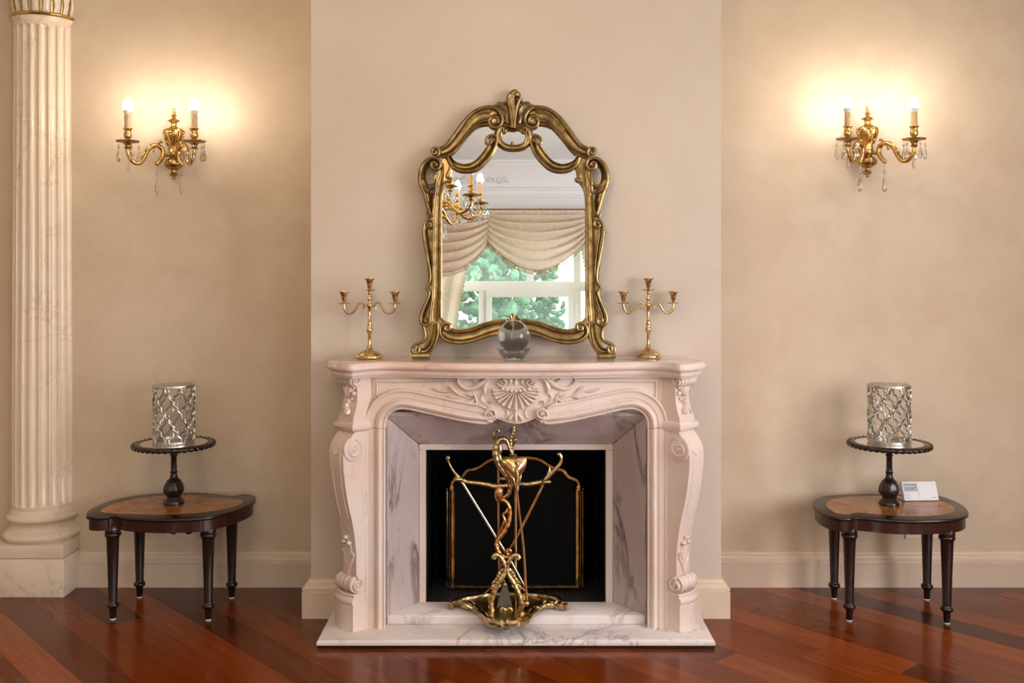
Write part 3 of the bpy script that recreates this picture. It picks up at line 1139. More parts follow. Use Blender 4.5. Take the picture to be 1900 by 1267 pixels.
for side in (0, 1):
    def put(name, mm, par, **kw):
        if side:
            mm = mm.mirror_x(CX)
        return mm.build(name, kw.pop('mat', mar), par, **kw)
    base = MB()
    arc = lambda n, z, e=0: [PP(PWD * t, n + .014 * math.sin(PI * t * .5 + PI * .0) * 0 + .016 * math.sin(PI * t), z) for t in (0, .2, .4, .6, .8, 1)] + [PP(PWD + e * 0, -.12, z), PP(0, -.12, z)]
    base.rings([arc(0, ZSL), arc(0, .142), arc(-.003, .145)])
    p_ = put('pilaster', base, fp, angle=30)
    p_['label'] = 'corner pilaster turned outwards, on a plinth'
    mo = MB().rings([arc(-.003, .145), arc(.002, .149), arc(.005, .157), arc(.004, .167), arc(-.003, .175), arc(-.005, .180), arc(-.003, .186), arc(-.008, .191)])
    put('plinth_moulding', mo, p_, angle=40)
    put('shaft', pil_block(shaft), p_, angle=40)
    put('ledge', pil_block([(.853, -.004, .014, .133), (.857, .004, .008, .137), (.868, .009, .004, .140), (.880, .009, .004, .140), (.889, .004, .008, .137), (.893, .000, .016, .133)]), p_, angle=50)
    put('neck', pil_block(neck), p_, angle=40)
    # foot roll with grooves
    fr_ = MB()
    for k in range(4):
        u0 = .012 + .028 * k
        ring = []
        for q in (0, .15, .5, .85, 1):
            rr_ = .034 * (1 - .10 * (abs(q - .5) * 2) ** 3)
            ring.append([PP(u0 + .028 * q, -.022 + rr_ * math.cos(t), .226 + rr_ * 1.05 * math.sin(t)) for t in [2 * PI * i / 18 for i in range(18)]])
        fr_.rings(ring)
    put('foot_scroll', fr_, p_, angle=40)
    put('foot_core', pil_block([(.186, -.024, .022, .124), (.27, -.020, .034, .13)]), p_, angle=40)
    # scroll end on the inner face
    inn = Vector((PU.x, PU.y, 0))

    def side_spiral(n0, z0, r, turns, a0, th, h, u=PWD):
        sp = spiral(n0, z0, r, r * .15, a0, turns, 28)
        mm = MB()
        mm.sweep([PP(u, a, b) for a, b in sp], dome(6), [th * (1 - .4 * k / 28) for k in range(29)], h, N=inn)
        mm.ball(PP(u, n0, z0), r * .28, 10, 6)
        return mm
    put('scroll_end', side_spiral(-.022, .226, .028, 1.5, PI * .5, .014, .010, PWD - .004), p_)
    # big volute on the inner face
    vol = side_spiral(.000, .785, .040, 1.4, PI * .55, .014, .011)
    vol.rings([[PP(PWD + h_, .000 + r_ * math.cos(t), .785 + r_ * 1.08 * math.sin(t)) for t in [2 * PI * i / 28 for i in range(28)]] for r_, h_ in ((.047, -.01), (.047, .004), (.044, .0065))])
    put('side_volute', vol, p_)
    # recessed panel border on the outer face
    for uu in (.052, .108):
        put('panel_bead', pil_strip([(uu, z, n_at(shaft, z) + .001, .006) for z in (.50, .56, .62, .68, .74, .782)], 1, .004), p_)
    put('panel_bead', pil_strip([(.052, .782, n_at(shaft, .782) + .001, .006), (.066, .768, n_at(shaft, .768) + .002, .007), (.080, .762, n_at(shaft, .762) + .002, .008), (.094, .768, n_at(shaft, .768) + .002, .007), (.108, .782, n_at(shaft, .782) + .001, .006)], 1, .005), p_)
    # acanthus leaf at the foot
    for k, (u1, z1, w) in enumerate(((.052, .365, .016), (.066, .395, .017), (.082, .415, .020), (.098, .395, .017), (.114, .36, .016))):
        put('acanthus_lobe', pil_strip([(.082, .262, -.016, .006), ((.082 + u1) / 2, .31, -.014, w * .8), (u1, z1 - .02, n_at(shaft, z1 - .02), w), (u1 + (u1 - .082) * .15, z1, n_at(shaft, z1) + .006, w * .7)], 1, .010), p_)
    tip = MB()
    for u1, z1 in ((.082, .418), (.066, .398), (.100, .396)):
        tip.ball(PP(u1, n_at(shaft, z1) + .010, z1), (.012, .012, .009), 10, 6)
    put('leaf_tip', tip, p_)
    # flower garland on the neck
    for q in ([(.050, 1.04, -.023, .004), (.064, 1.02, -.020, .018), (.078, .995, -.02, .006)], [(.11, 1.045, -.023, .004), (.098, 1.022, -.020, .018), (.082, .995, -.02, .006)],
              [(.078, 1.05, -.023, .006), (.080, 1.025, -.018, .022), (.080, 1.0, -.020, .010)], [(.070, .985, -.021, .006), (.082, .972, -.018, .022), (.094, .985, -.021, .006)],
              [(.082, .972, -.02, .006), (.080, .950, -.012, .014), (.082, .928, -.004, .020)], [(.080, .955, -.014, .004), (.066, .940, -.008, .010), (.060, .925, -.004, .003)],
              [(.082, .955, -.014, .004), (.098, .940, -.008, .010), (.104, .925, -.004, .003)]):
        put('garland_petal', pil_strip(q, 1.1, .020), p_)
    gb = MB()
    for u, z, r in ((.112, 1.035, .011), (.112, 1.008, .010), (.100, .985, .008), (.052, 1.03, .010), (.058, 1.0, .008)):
        gb.ball(PP(u, -.016, z), r, 10, 6)
    put('garland_bud', gb, p_)
    # capital: a grooved roll with scroll ends
    cp = MB()
    for k in range(4):
        u0 = .016 + .0275 * k
        ring = []
        for q in (0, .15, .5, .85, 1):
            rr_ = .027 * (1 - .14 * (abs(q - .5) * 2) ** 3)
            ring.append([PP(u0 + .0275 * q, -.020 + rr_ * 1.25 * math.cos(t), 1.060 + rr_ * math.sin(t)) for t in [2 * PI * i / 18 for i in range(18)]])
        cp.rings(ring)
    put('capital', cp, p_, angle=40)
    put('scroll_end', side_spiral(-.014, 1.060, .024, 1.4, PI * .5, .012, .008, .127), p_)

# ---- hearth slab, inner step, splays, slips, firebox
hx0, hx1 = W(587, 0, -.375).x, W(1327.7, 0, -.375).x
YH = -.372
m = MB().rings([[(hx0 + d, YH + d, z), (hx1 - d, YH + d, z), (hx1 - d, -.002, z), (hx0 + d, -.002, z)] for d, z in ((.002, .012), (0, .014), (0, .024), (.002, .030), (.007, .035), (.014, ZSL))])
hb = m.build('hearth_slab', M['marble_slab'], fp, angle=50)
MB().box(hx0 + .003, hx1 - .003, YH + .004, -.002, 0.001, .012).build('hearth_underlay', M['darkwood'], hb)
XI0, XI1 = arch[0].x, 2 * CX - arch[0].x
SX0, SX1 = W(778, 0, -.04).x, W(1137, 0, -.04).x
YS = -.205
m = MB()
pl = [(XI0 + .004, YS), (XI1 - .004, YS), (SX1, -.04), (SX0, -.04)]
cxm, cym = CX, -.12
m.rings([[(CX + (x - CX) * (1 - d * .6), y + (d if y < -.1 else 0), z) for x, y in pl] for d, z in ((.004, ZSL), (.004, ZSL + .002), (0, ZSL + .0025), (0, ZST - .010), (.0025, ZST - .003), (.007, ZST))])
m.build('hearth_step', M['marble_slab'], fp, angle=50)
ztop = W(0, 824, -.04).z
# splayed side panels and lintel panel: straight slabs between the jamb edge and the slips
zf = arch[0].z + .045


def splay(q):
    """q: four corners of the visible face; thickened backwards"""
    mm = MB()
    A = [Vector(v) for v in q]
    n = (A[1] - A[0]).cross(A[3] - A[0]).normalized()
    if n.y < 0:
        n = -n
    mm.rings([A, [a + n * .018 for a in A]])
    return mm


yj = arch[0].y + .02
e = .0012
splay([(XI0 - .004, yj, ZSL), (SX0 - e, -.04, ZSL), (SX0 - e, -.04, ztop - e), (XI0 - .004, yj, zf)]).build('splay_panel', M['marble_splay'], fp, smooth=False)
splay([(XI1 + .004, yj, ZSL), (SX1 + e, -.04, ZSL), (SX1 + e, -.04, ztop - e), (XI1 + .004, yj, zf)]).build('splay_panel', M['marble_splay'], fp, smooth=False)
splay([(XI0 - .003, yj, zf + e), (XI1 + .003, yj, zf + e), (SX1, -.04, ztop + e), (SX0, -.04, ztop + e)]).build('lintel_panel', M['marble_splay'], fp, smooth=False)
MB().box(SX0, FBX0, -.042, .0, ZSL, FBZ).build('slip', mar, fp, smooth=False, bevel=.0015)
MB().box(FBX1, SX1, -.042, .0, ZSL, FBZ).build('slip', mar, fp, smooth=False, bevel=.0015)
MB().box(SX0, SX1, -.042, .0, FBZ + .001, ztop).build('slip', mar, fp, smooth=False, bevel=.0015)
# black lining
m = MB()
m.box(FBX0 - .055, FBX0, .0, .39, 0.0, FBZ + .05).box(FBX1, FBX1 + .055, .0, .39, 0, FBZ + .05).box(FBX0, FBX1, .37, .40, 0, FBZ + .05).box(FBX0, FBX1, .0, .37, FBZ + .002, FBZ + .05)
fb = m.build('firebox', M['black'], fp, smooth=False)
gr = MB().box(FBX0, FBX1, -.038, .37, ZSL, ZST - .012)
nr = 60
for k in range(nr):
    x = FBX0 + (FBX1 - FBX0) * (k + .5) / nr
    gr.tube([(x, -.034, ZST - .011), (x, .37, ZST - .011)], .0048, 6)
g = gr.build('ribbed_floor', M['iron'], fb)
g['kind'] = 'stuff'

# ================================================================ gilded mirror, leaning back against the breast
TH = math.radians(3.7)
MP0 = Vector((CX - .018, -.088, ZS + .0005))
MN = Vector((0, -math.cos(TH), math.sin(TH)))
MVv = Vector((0, math.sin(TH), math.cos(TH)))
CAMP = Vector((0, -D, ZC))
mirror = thing('mantel_mirror', 'large antique gold rococo mirror leaning on the mantel shelf', 'mirror', MP0, local=True)
mirror.rotation_euler = (-TH, 0, 0)


def mp(px, py, h=0.0):
    r = Vector(((px - PX0) / F, 1, (PY0 - py) / F))
    t = (MP0 + MN * h - CAMP).dot(MN) / r.dot(MN)
    p = CAMP + r * t - MP0
    return Vector((p.x, -h, p.dot(MVv)))


def z1(x, y):
    return (740 + x / 4.524, 140 + y / 4.524)


def z2(x, y):
    return (740 + x / 4.524, 400 + y / 4.524)


KM = .00232 / 4.524                                            # zoomed pixel -> metre on the mirror
MCX = mp(953, 400).x
GF = M['frame']
chan = [(-.5, 0), (-.5, .55), (-.46, .85), (-.40, 1.0), (-.33, .92), (-.28, .62), (-.15, .42), (.05, .36), (.22, .46), (.30, .70), (.36, .86), (.42, .88), (.48, .7), (.5, .45), (.5, 0)]


def fsweep(zf_, pts, prof_, h, base=.004, n=5, flip=False):
    P = cr(pts, n)
    pr = [(-a, b) for a, b in prof_] if flip else prof_
    return MB().sweep([mp(*zf_(p[0], p[1]), base) for p in P], pr, [max(.001, p[2] * KM) for p in P], h)


def ftube(zf_, pts, r, h=.018, n=5, taper=1.0, fl=1.0):
    P = cr(pts, n)
    k = len(P)
    return MB().tube([mp(*zf_(p[0], p[1]), h) for p in P], [r * KM * (1 + (taper - 1) * i / (k - 1)) for i in range(k)], 8)


def fspiral(zf_, x, y, r, turns, a0, th, h=.022):
    sp = spiral(x, y, r, r * .12, a0, turns, 30)
    mm = MB().tube([mp(*zf_(a, b), h + .008 * i / 30) for i, (a, b) in enumerate(sp)], [th * KM * (1 - .45 * i / 30) for i in range(31)], 8)
    c_ = mp(*zf_(x, y), h * .5)
    mm.ball(c_, (r * .8 * KM, h * .5, r * .8 * KM), 12, 6)
    mm.ball((c_.x, -h - .006, c_.z), (r * .24 * KM, .008, r * .24 * KM), 10, 6)
    return mm


def fb2(name, mm, both_=True):
    mm.build(name, GF, mirror)
    if both_:
        mm.mirror_x(MCX).build(name, GF, mirror)


# glass and backing
gl = [z1(355, 970), z1(395, 890), z1(430, 800), z1(425, 690), z1(480, 610), z1(560, 500), z1(640, 420), z1(745, 385), z1(830, 420), z1(880, 440), z1(965, 445)]
gb_ = [z2(965, 905), z2(850, 905), z2(740, 935), z2(620, 975), z2(520, 995), z2(440, 965), z2(372, 890), z2(352, 830)]
lh = [mp(*p) for p in gb_[::-1]] and [mp(*p) for p in gb_ + gl]
lh = [p for p in lh if p.x < MCX - .001]
poly = [(p.x, p.z) for p in lh] + [(2 * MCX - p.x, p.z) for p in reversed(lh)]
MB().prism(poly, lambda p: (p[0], -.0075, p[1]), lambda p: (p[0], -.010, p[1])).build('mirror_glass', M['mirror'], mirror, smooth=False)
MB().prism(poly, lambda p: (p[0], -.001, p[1]), lambda p: (p[0], -.0072, p[1])).build('backboard', M['darkwood'], mirror, smooth=False)

# wings of the crest
wing = [(775, 335, 130), (735, 338, 140), (690, 345, 138), (630, 388, 125), (565, 465, 108), (500, 548, 98), (435, 618, 88), (370, 650, 74), (315, 657, 55)]
fb2('crest_wing', fsweep(z1, wing, chan, .026, flip=True))
fb2('crest_rim', ftube(z1, [(345, 612), (400, 585), (460, 508), (530, 410), (600, 330), (680, 280), (760, 264), (825, 285), (866, 345), (862, 405), (820, 438), (772, 424), (756, 380), (785, 343), (826, 352), (836, 390), (808, 404)], 17, .024, taper=.75))
fb2('crest_lip', ftube(z1, [(755, 408), (680, 420), (620, 455), (560, 520), (490, 610), (430, 665), (350, 686)], 13, .020))
fb2('crest_volute', MB().ball(mp(*z1(806, 378), .008), (58 * KM, .014, 58 * KM), 20, 8).ball(mp(*z1(798, 320), .005), (60 * KM, .008, 48 * KM), 20, 8))
fb2('crest_curl', fspiral(z1, 303, 640, 42, -1.35, PI * .35, 17))
fl_ = MB()
W_ = cr([(760, 300), (690, 305), (620, 350), (560, 415), (520, 465)], 8)
for a, b in zip(W_[::1], W_[1:]):
    dx, dy = b[0] - a[0], b[1] - a[1]
    L_ = math.hypot(dx, dy)
    nx, ny = -dy / L_, dx / L_
    nx, ny = (nx, ny) if ny > 0 else (-nx, -ny)
    fl_.tube([mp(*z1(a[0] - nx * 6, a[1] - ny * 6), .019), mp(*z1(a[0] + nx * 14, a[1] + ny * 14), .0175), mp(*z1(a[0] + nx * 34, a[1] + ny * 34), .012)], [.0016, .0022, .0008], 5)
fb2('crest_gadroon', fl_)
# crest plume
fb2('plume', fsweep(z1, [(962, 445, 20), (960, 380, 52), (956, 300, 80), (948, 230, 95), (950, 180, 85), (968, 148, 60), (990, 138, 40)], dome(8), .030), False)
for q in ([(950, 440), (940, 340), (925, 250), (918, 190), (935, 158)], [(968, 440), (978, 340), (990, 270), (1008, 215), (1022, 190)], [(960, 430), (958, 330), (950, 250), (955, 185), (985, 150)]):
    fb2('plume_rib', ftube(z1, q, 13, .027, taper=1.2), False)
fb2('plume_curl', MB().ball(mp(*z1(992, 162), .024), (.016, .016, .017), 12, 8), False)
fb2('crest_leaf', ftube(z1, [(918, 405), (905, 350), (915, 300), (890, 262), (850, 245), (812, 256), (785, 262)], 19, .016, taper=.6))
fb2('crest_leaf', ftube(z1, [(845, 255), (870, 270), (900, 300), (906, 340), (890, 380), (866, 398)], 14, .014, taper=.8))
fb2('crest_leaf', ftube(z1, [(935, 425), (905, 420), (880, 415), (862, 395)], 16, .014, taper=.7))
fb2('crest_leaf', ftube(z1, [(930, 210), (905, 222), (880, 232), (845, 228), (825, 240)], 15, .018, taper=.6))
# cartouche
ring_ = [(925, 470, 26), (885, 445, 44), (845, 455, 56), (828, 505, 62), (846, 565, 66), (895, 605, 66), (945, 617, 60), (968, 617, 58)]
fb2('cartouche', fsweep(z1, ring_, dome(8), .026))
fb2('cartouche_rim', ftube(z1, [(895, 470), (862, 478), (855, 520), (875, 565), (915, 585), (950, 591), (968, 591)], 10, .024))
fb2('cartouche_curl', fspiral(z1, 872, 452, 28, 1.2, 0, 12))
fb2('cartouche_top', fsweep(z1, [(885, 440, 20), (920, 455, 36), (957, 462, 40), (994, 455, 36), (1028, 440, 20)], dome(6), .020), False)
fb2('cartouche_tip', MB().ball(mp(*z1(951, 575), .014), (.008, .012, .010), 8, 6), False)
# crescents
fb2('crescent', fsweep(z1, [(425, 680, 34), (445, 730, 52), (500, 765, 60), (570, 775, 64), (640, 752, 66), (705, 695, 68), (755, 625, 66), (790, 560, 56), (802, 515, 40)], chan, .024, flip=False))
fb2('crescent_rim', ftube(z1, [(412, 690), (430, 745), (490, 792), (570, 806), (660, 784), (740, 712), (790, 640), (822, 560), (818, 510), (780, 500), (742, 522), (732, 558), (756, 578), (778, 556), (760, 540)], 12, .024))
# shoulders
fb2('shoulder_scroll', fsweep(z1, [(350, 725, 36), (295, 712, 52), (240, 740, 62), (203, 805, 60), (200, 870, 58), (216, 930, 64), (243, 1000, 70), (260, 1080, 58), (262, 1150, 36)], chan, .026, flip=True))
fb2('shoulder_rim', ftube(z1, [(262, 1165), (240, 1090), (215, 1000), (182, 920), (174, 850), (190, 770), (235, 712), (290, 692), (340, 712), (350, 755), (322, 790), (285, 780), (272, 745), (298, 728), (318, 748), (300, 760)], 15, .026))
fb2('shoulder_leaf', ftube(z1, [(190, 885), (215, 925), (262, 938), (300, 925), (325, 945), (322, 985)], 30, .014, taper=.45))
fb2('shoulder_leaf', ftube(z1, [(205, 925), (245, 975), (290, 985), (318, 1010)], 22, .016, taper=.4))
fb2('stile_band', fsweep(z1, [(345, 740, 70), (345, 850, 66), (335, 960, 56), (325, 1080, 62), (318, 1267, 66), (316, 1476, 68), (314, 1700, 66), (312, 1860, 74), (300, 1990, 86), (300, 2060, 70)], chan, .016, base=.010))
fb2('shoulder_leaf', ftube(z1, [(285, 1165), (250, 1188), (238, 1160), (255, 1130)], 14, .02, taper=.6))
fb2('inner_leaf', ftube(z1, [(405, 690), (440, 745), (425, 800), (405, 850), (440, 870), (420, 890), (385, 900), (365, 960)], 18, .018, taper=.5))
fb2('inner_leaf', ftube(z1, [(335, 800), (330, 850), (310, 900), (312, 960), (325, 1010)], 15, .016))
# side plates
plate = [z1(345, 690), z1(412, 662), z1(435, 700), z1(455, 745), z1(440, 800), z1(425, 880), z1(372, 950), z1(360, 1050), z1(357, 1267), z2(357, 300), z2(357, 600), z2(357, 830), z2(368, 868),
         z2(395, 900), z2(435, 945), z2(400, 1000), z2(330, 1040), z2(315, 1060), z2(292, 1092), z2(262, 1165), z2(130, 1165), z2(205, 1130), z2(235, 1040), z2(215, 985), z2(205, 930), z2(262, 915),
         z2(250, 860), z2(225, 835), z2(240, 760), z2(278, 650), z2(252, 605), z2(278, 540), z2(268, 400), z2(235, 200), z2(228, 100), z2(265, 40), z1(285, 1180), z1(275, 1080), z1(312, 990), z1(302, 920),
         z1(300, 860), z1(322, 810), z1(347, 780), z1(330, 730)]
pp = [mp(*p) for p in plate]
fb2('side_plate', MB().prism(pp, lambda p: (p.x, 0, p.z), lambda p: (p.x, -.013, p.z)))
fb2('inner_lip', ftube(z1, [(432, 800), (415, 880), (372, 955), (355, 1050), (352, 1267)] + [(352, 1176 + y) for y in (300, 600, 830)] + [(362, 1176 + 868), (392, 1176 + 898), (440, 1176 + 935)], 10, .016))
# stiles
fb2('stile_scroll', fsweep(z2, [(240, 62, 36), (222, 130, 52), (232, 220, 54), (250, 320, 50), (262, 420, 44), (268, 500, 36), (262, 560, 28), (240, 600, 20)], chan, .024, flip=False))
fb2('stile_rim', ftube(z2, [(232, 604), (262, 548), (262, 470), (246, 380), (222, 260), (208, 160), (212, 85), (240, 40), (280, 48), (290, 85), (262, 102), (240, 82), (258, 64)], 12, .023))
fb2('stile_scroll', fsweep(z2, [(246, 612, 22), (262, 660, 32), (246, 720, 46), (218, 790, 54), (200, 850, 52), (212, 900, 44)], chan, .024, flip=False))
fb2('stile_rim', ftube(z2, [(228, 606), (256, 650), (236, 715), (204, 785), (183, 850), (190, 905), (228, 922), (258, 900), (254, 866), (226, 862), (218, 886), (236, 894)], 13, .024))
gd_ = MB()
for k in range(26):
    y = 120 + k * 17
    gd_.tube([mp(*z2(252 + .06 * (y - 120), y), .016), mp(*z2(276 + .05 * (y - 120), y + 4), .0145), mp(*z2(296 + .03 * (y - 120), y + 9), .0125)], [.0016, .002, .0008], 5)
for k in range(11):
    y = 660 + k * 17
    gd_.tube([mp(*z2(278 - .28 * (y - 660), y), .016), mp(*z2(296 - .25 * (y - 660), y + 4), .0145), mp(*z2(318 - .2 * (y - 660), y + 9), .0125)], [.0016, .002, .0008], 5)
fb2('stile_gadroon', gd_)
# feet
fb2('foot_scroll', fsweep(z2, [(305, 905, 46), (300, 985, 56), (282, 1062, 58), (240, 1125, 60), (190, 1140, 54), (150, 1140, 44)], chan, .028, flip=True))
fb2('foot_rim', ftube(z2, [(205, 930), (222, 990), (208, 1050), (150, 1078), (116, 1112), (122, 1150), (158, 1152), (172, 1118), (148, 1100), (138, 1124)], 15, .026))
fb2('foot_rim', ftube(z2, [(330, 905), (325, 1000), (300, 1080), (255, 1145), (190, 1168), (130, 1160)], 13, .024))
a, b = mp(*z2(115, 1165)), mp(*z2(265, 1198))
fb2('foot_pad', MB().rings([[(a.x + d, -.040 + d, z), (b.x - d, -.040 + d, z), (b.x - d, .0, z), (a.x + d, .0, z)] for d, z in ((.002, .0), (0, .003), (0, a.z - .003), (.004, a.z + .003))]))
# bottom rail
fb2('bottom_rail', fsweep(z2, [(372, 940, 50), (388, 985, 88), (440, 1012, 104), (530, 1018, 110), (630, 1000, 108), (730, 962, 104), (820, 935, 100), (900, 928, 84), (962, 925, 76)], chan, .026, flip=False))
fb2('rail_rim', ftube(z2, [(962, 985), (900, 985), (830, 988), (720, 1016), (610, 1054), (500, 1068), (400, 1048), (350, 1000), (348, 940), (385, 905), (428, 918), (425, 958), (390, 960), (388, 935)], 14, .024))
fb2('rail_lip', ftube(z2, [(425, 945), (500, 962), (600, 946), (720, 906), (830, 882), (900, 876)], 11, .020))
sh = MB()
for k, a in enumerate((-.9, -.45, 0, .45, .9)):
    q = [(962, 905), (962 + math.sin(a) * 40, 905 - math.cos(a) * 45), (962 + math.sin(a) * 62, 905 - math.cos(a) * (82 if k == 2 else 70))]
    P = [mp(*z2(*p), .020) for p in cr(q, 4)]
    sh.tube(P, [.004 + .005 * i / (len(P) - 1) for i in range(len(P))], 8)
fb2('shell', sh, False)
fb2('rail_leaf', ftube(z2, [(900, 910), (880, 880), (850, 878), (838, 888)], 16, .018, taper=.5))

# ================================================================ candelabra
BR = M['brass']
KC = 4.22 / F / 6.667


def candelabrum(label, px, py):
    base = on_z(px, py, ZS)
    t = thing('candelabrum', label, 'candelabrum', base, 'brass candelabra on the mantel shelf', local=True)
    zz = lambda y: (1115 - y) * KC
    st = [(0, 1115), (157, 1115), (160, 1108), (160, 1090), (154, 1080), (146, 1066), (112, 1036), (72, 1018), (47, 1006), (36, 990), (27, 975), (28, 955), (22, 950), (20, 940), (20, 812), (30, 797), (38, 775),
          (39, 752), (30, 732), (24, 716), (29, 698), (29, 682), (22, 667), (27, 652), (20, 645), (21, 488), (30, 472), (35, 457), (28, 440), (22, 425), (15, 410), (26, 387), (26, 362), (15, 336), (12, 322), (20, 310), (22, 292), (14, 275), (0, 272)]
    MB().lathe([(r * KC, zz(y)) for r, y in st], 28).build('stem', BR, t, angle=60)
    bd = MB()
    for k in range(44):
        a = 2 * PI * k / 44
        bd.ball((158 * KC * math.cos(a), 158 * KC * math.sin(a), zz(1086)), .0028, 6, 4)
    bd.build('beaded_rim', BR, t)

    def cup(x, yb, name='candle_cup'):
        T_ = Matrix.Translation((x * KC, 0, 0))
        m_ = MB().lathe([(r * KC, zz(yb + y)) for r, y in [(0, 2), (14, 0), (14, -14), (24, -26), (30, -50), (36, -85), (46, -118), (62, -135), (65, -142), (63, -147), (52, -145), (40, -125), (30, -105), (0, -100)]], 24, T_)
        c_ = m_.build(name, BR, t, angle=60)
        p_ = MB().lathe([(r * KC, zz(yb + y)) for r, y in [(0, 12), (40, 11), (74, 7), (81, 0), (78, -4), (70, 1), (40, 3), (0, 3)]], 28, T_)
        p_.build('drip_pan', BR, c_, angle=60)
    cup(0, 264)
    for s in (-1, 1):
        P = cr([(40, 465, 11), (62, 455, 12), (78, 432, 13), (105, 420, 14), (132, 435, 15), (165, 492, 16), (200, 540, 16), (245, 558, 16), (288, 535, 16), (312, 490, 16), (316, 432, 16)], 5)
        MB().tube([(s * p[0] * KC, 0, zz(p[1])) for p in P], [p[2] * KC for p in P], 10).build('arm', BR, t)
        P = cr([(60, 468, 10), (72, 482, 9), (85, 502, 3)], 4)
        MB().tube([(s * p[0] * KC, 0, zz(p[1])) for p in P], [p[2] * KC for p in P], 8).build('spur', BR, t)
        cup(s * 316, 430)
    t.rotation_euler.z = 0.04
    return t


candelabrum('three-armed brass candelabrum on the left end of the mantel shelf', 685.5, 664.5)
candelabrum('three-armed brass candelabrum on the right end of the mantel shelf', 1203, 663)

# ================================================================ crystal ball
bp = on_z(953.5, 668, ZS)
bs = tag(MB().lathe([(r, ZS + .0003 + z) for r, z in [(0, .004), (.018, .004), (.020, 0), (.034, 0), (.042, .006), (.050, .016), (.058, .028), (.064, .042), (.067, .047), (.062, .050), (.055, .040), (.046, .026), (.036, .018), (0, .016)]], 40,
                    Matrix.Translation((bp.x, bp.y, 0)), wob=lambda a, z, r: 1 + .045 * math.cos(10 * a) * (1 if r > .03 else 0)).build('ball_stand', M['crystal'], off=Vector((bp.x, bp.y, ZS)), angle=30),
         'scalloped clear glass stand under the crystal ball', 'stand')
bs.location = (bp.x, bp.y, ZS)
RB = .0685
cb = tag(MB().ball((0, 0, 0), RB, 64, 40).build('crystal_ball', M['ball'], angle=80), 'clear crystal ball on a glass stand before the mirror', 'crystal ball')
cb.location = (bp.x, bp.y, W(0, 624, bp.y).z)

# ================================================================ fireplace screen
ys = .135
sc_ = thing('fire_screen', 'black fire screen with brass frame standing inside the fireplace', 'fire screen', (CX, ys, ZST))
S = lambda px, py, dy=0: W(px, py, ys + dy)
half_top = [(838, 905), (840, 893), (848, 888), (858, 884), (864, 876), (869, 871.5), (880, 870), (894, 863), (906, 855), (917, 851), (935, 849), (957, 848.5)]
lt = cr(half_top, 4)
full = lt + [(1912 - x, y) for x, y in reversed(lt[:-1])]
zb = ZST + .004
pan = [S(x, y) for x, y in full]
pan = [Vector((pan[0].x, ys, zb))] + pan + [Vector((pan[-1].x, ys, zb))]
MB().prism(pan, lambda p: (p.x, ys, p.z), lambda p: (p.x, ys + .006, p.z)).build('panel', M['blackglass'], sc_, smooth=False)
bead = [(-.5, 0), (-.5, .5), (-.36, .95), (-.22, .55), (-.1, .8), (.1, .8), (.22, .55), (.36, .95), (.5, .5), (.5, 0)]
MB().sweep([S(x, y) for x, y in full], bead, .017, .010).build('top_rail', BR, sc_)
MB().sweep([Vector((pan[0].x, ys, zb + .008)), Vector((pan[-1].x, ys, zb + .008))], bead, .016, .010).build('bottom_rail', BR, sc_)
for s in (0, 1):
    f_ = (lambda px: px) if s == 0 else (lambda px: 1911 - px)
    m = MB().sweep([Vector((S(f_(840.5), 0).x, ys, zb + .002)), Vector((S(f_(840.5), 0).x, ys, S(0, 908).z))], bead, .018, .011)
    m.build('stile', BR, sc_)
    for q in (829, 833.5):
        MB().tube([Vector((S(f_(q), 0).x, ys + .01, zb)), Vector((S(f_(q), 0).x, ys + .01, S(0, 911).z))], .0042, 8).build('hinge_rod', BR, sc_)
    c_ = S(f_(838), 905)
    m = MB().tube([Vector((c_.x + .0075 * math.cos(a), ys - .006, c_.z + .0075 * math.sin(a))) for a in [2 * PI * k / 16 for k in range(16)]], .0035, 8, closed=True)
    m.ball((c_.x, ys - .006, c_.z), .0045, 8, 6)
    m.build('rosette', BR, sc_)
    # folding wing, swung back
    x0, x1 = S(f_(829), 0).x, S(f_(829), 0).x + (-.058 if s == 0 else .058)
    y1 = ys + .19
    wz = [(0, S(0, 908).z), (.35, S(0, 905).z), (.7, S(0, 885).z), (1, S(0, 872).z)]
    pw = [(0, zb)] + wz + [(1, zb)]
    MB().prism(pw, lambda p: (x0 + (x1 - x0) * p[0], ys + .012 + (y1 - ys - .012) * p[0], p[1]), lambda p: (x0 + (x1 - x0) * p[0] + .004, ys + .016 + (y1 - ys - .012) * p[0], p[1])).build('wing_panel', M['blackglass'], sc_, smooth=False)
    MB().tube([(x0 + (x1 - x0) * t, ys + .012 + (y1 - ys - .012) * t, z) for t, z in cr(wz, 4)], .003, 6).build('wing_rail', M['brass_old'], sc_)
    MB().tube([(x0, ys + .012, zb + .006), (x1, y1, zb + .006)], .003, 6).build('wing_rail', M['iron'], sc_)

# ================================================================ brass fire-tool stand and its tools
OB = M['brass_old']
yt = -.15
st = thing('fire_tool_stand', 'ornate gilded brass fire-tool stand on the marble hearth', 'tool stand', on_z(945, 1128, ZST))
z7 = lambda x, y: (780 + x / 5.4286, 770 + y / 5.4286)
z8 = lambda x, y: (780 + x / 5.4286, 970 + y / 5.4286)
KT = 4.2 / F / 5.4286


def T7(zf_, pts, y=yt, n=5):
    """control points (x, y, r[, dy]) in a zoomed crop -> world points and radii"""
    P = cr([(p + (0,))[:4] if len(p) == 3 else p for p in pts], n)
    return [W(*zf_(p[0], p[1]), y + p[3]) for p in P], [p[2] * KT * 1.32 for p in P]


def tt(name, zf_, pts, mat=OB, par=None, y=yt, n=5, knob=0.0, seg=8):
    P, R_ = T7(zf_, pts, y, n)
    if knob:
        R_ = [r * (1 + knob * math.sin(i * 1.9)) for i, r in enumerate(R_)]
    return MB().tube(P, R_, seg).build(name, mat, par or st)


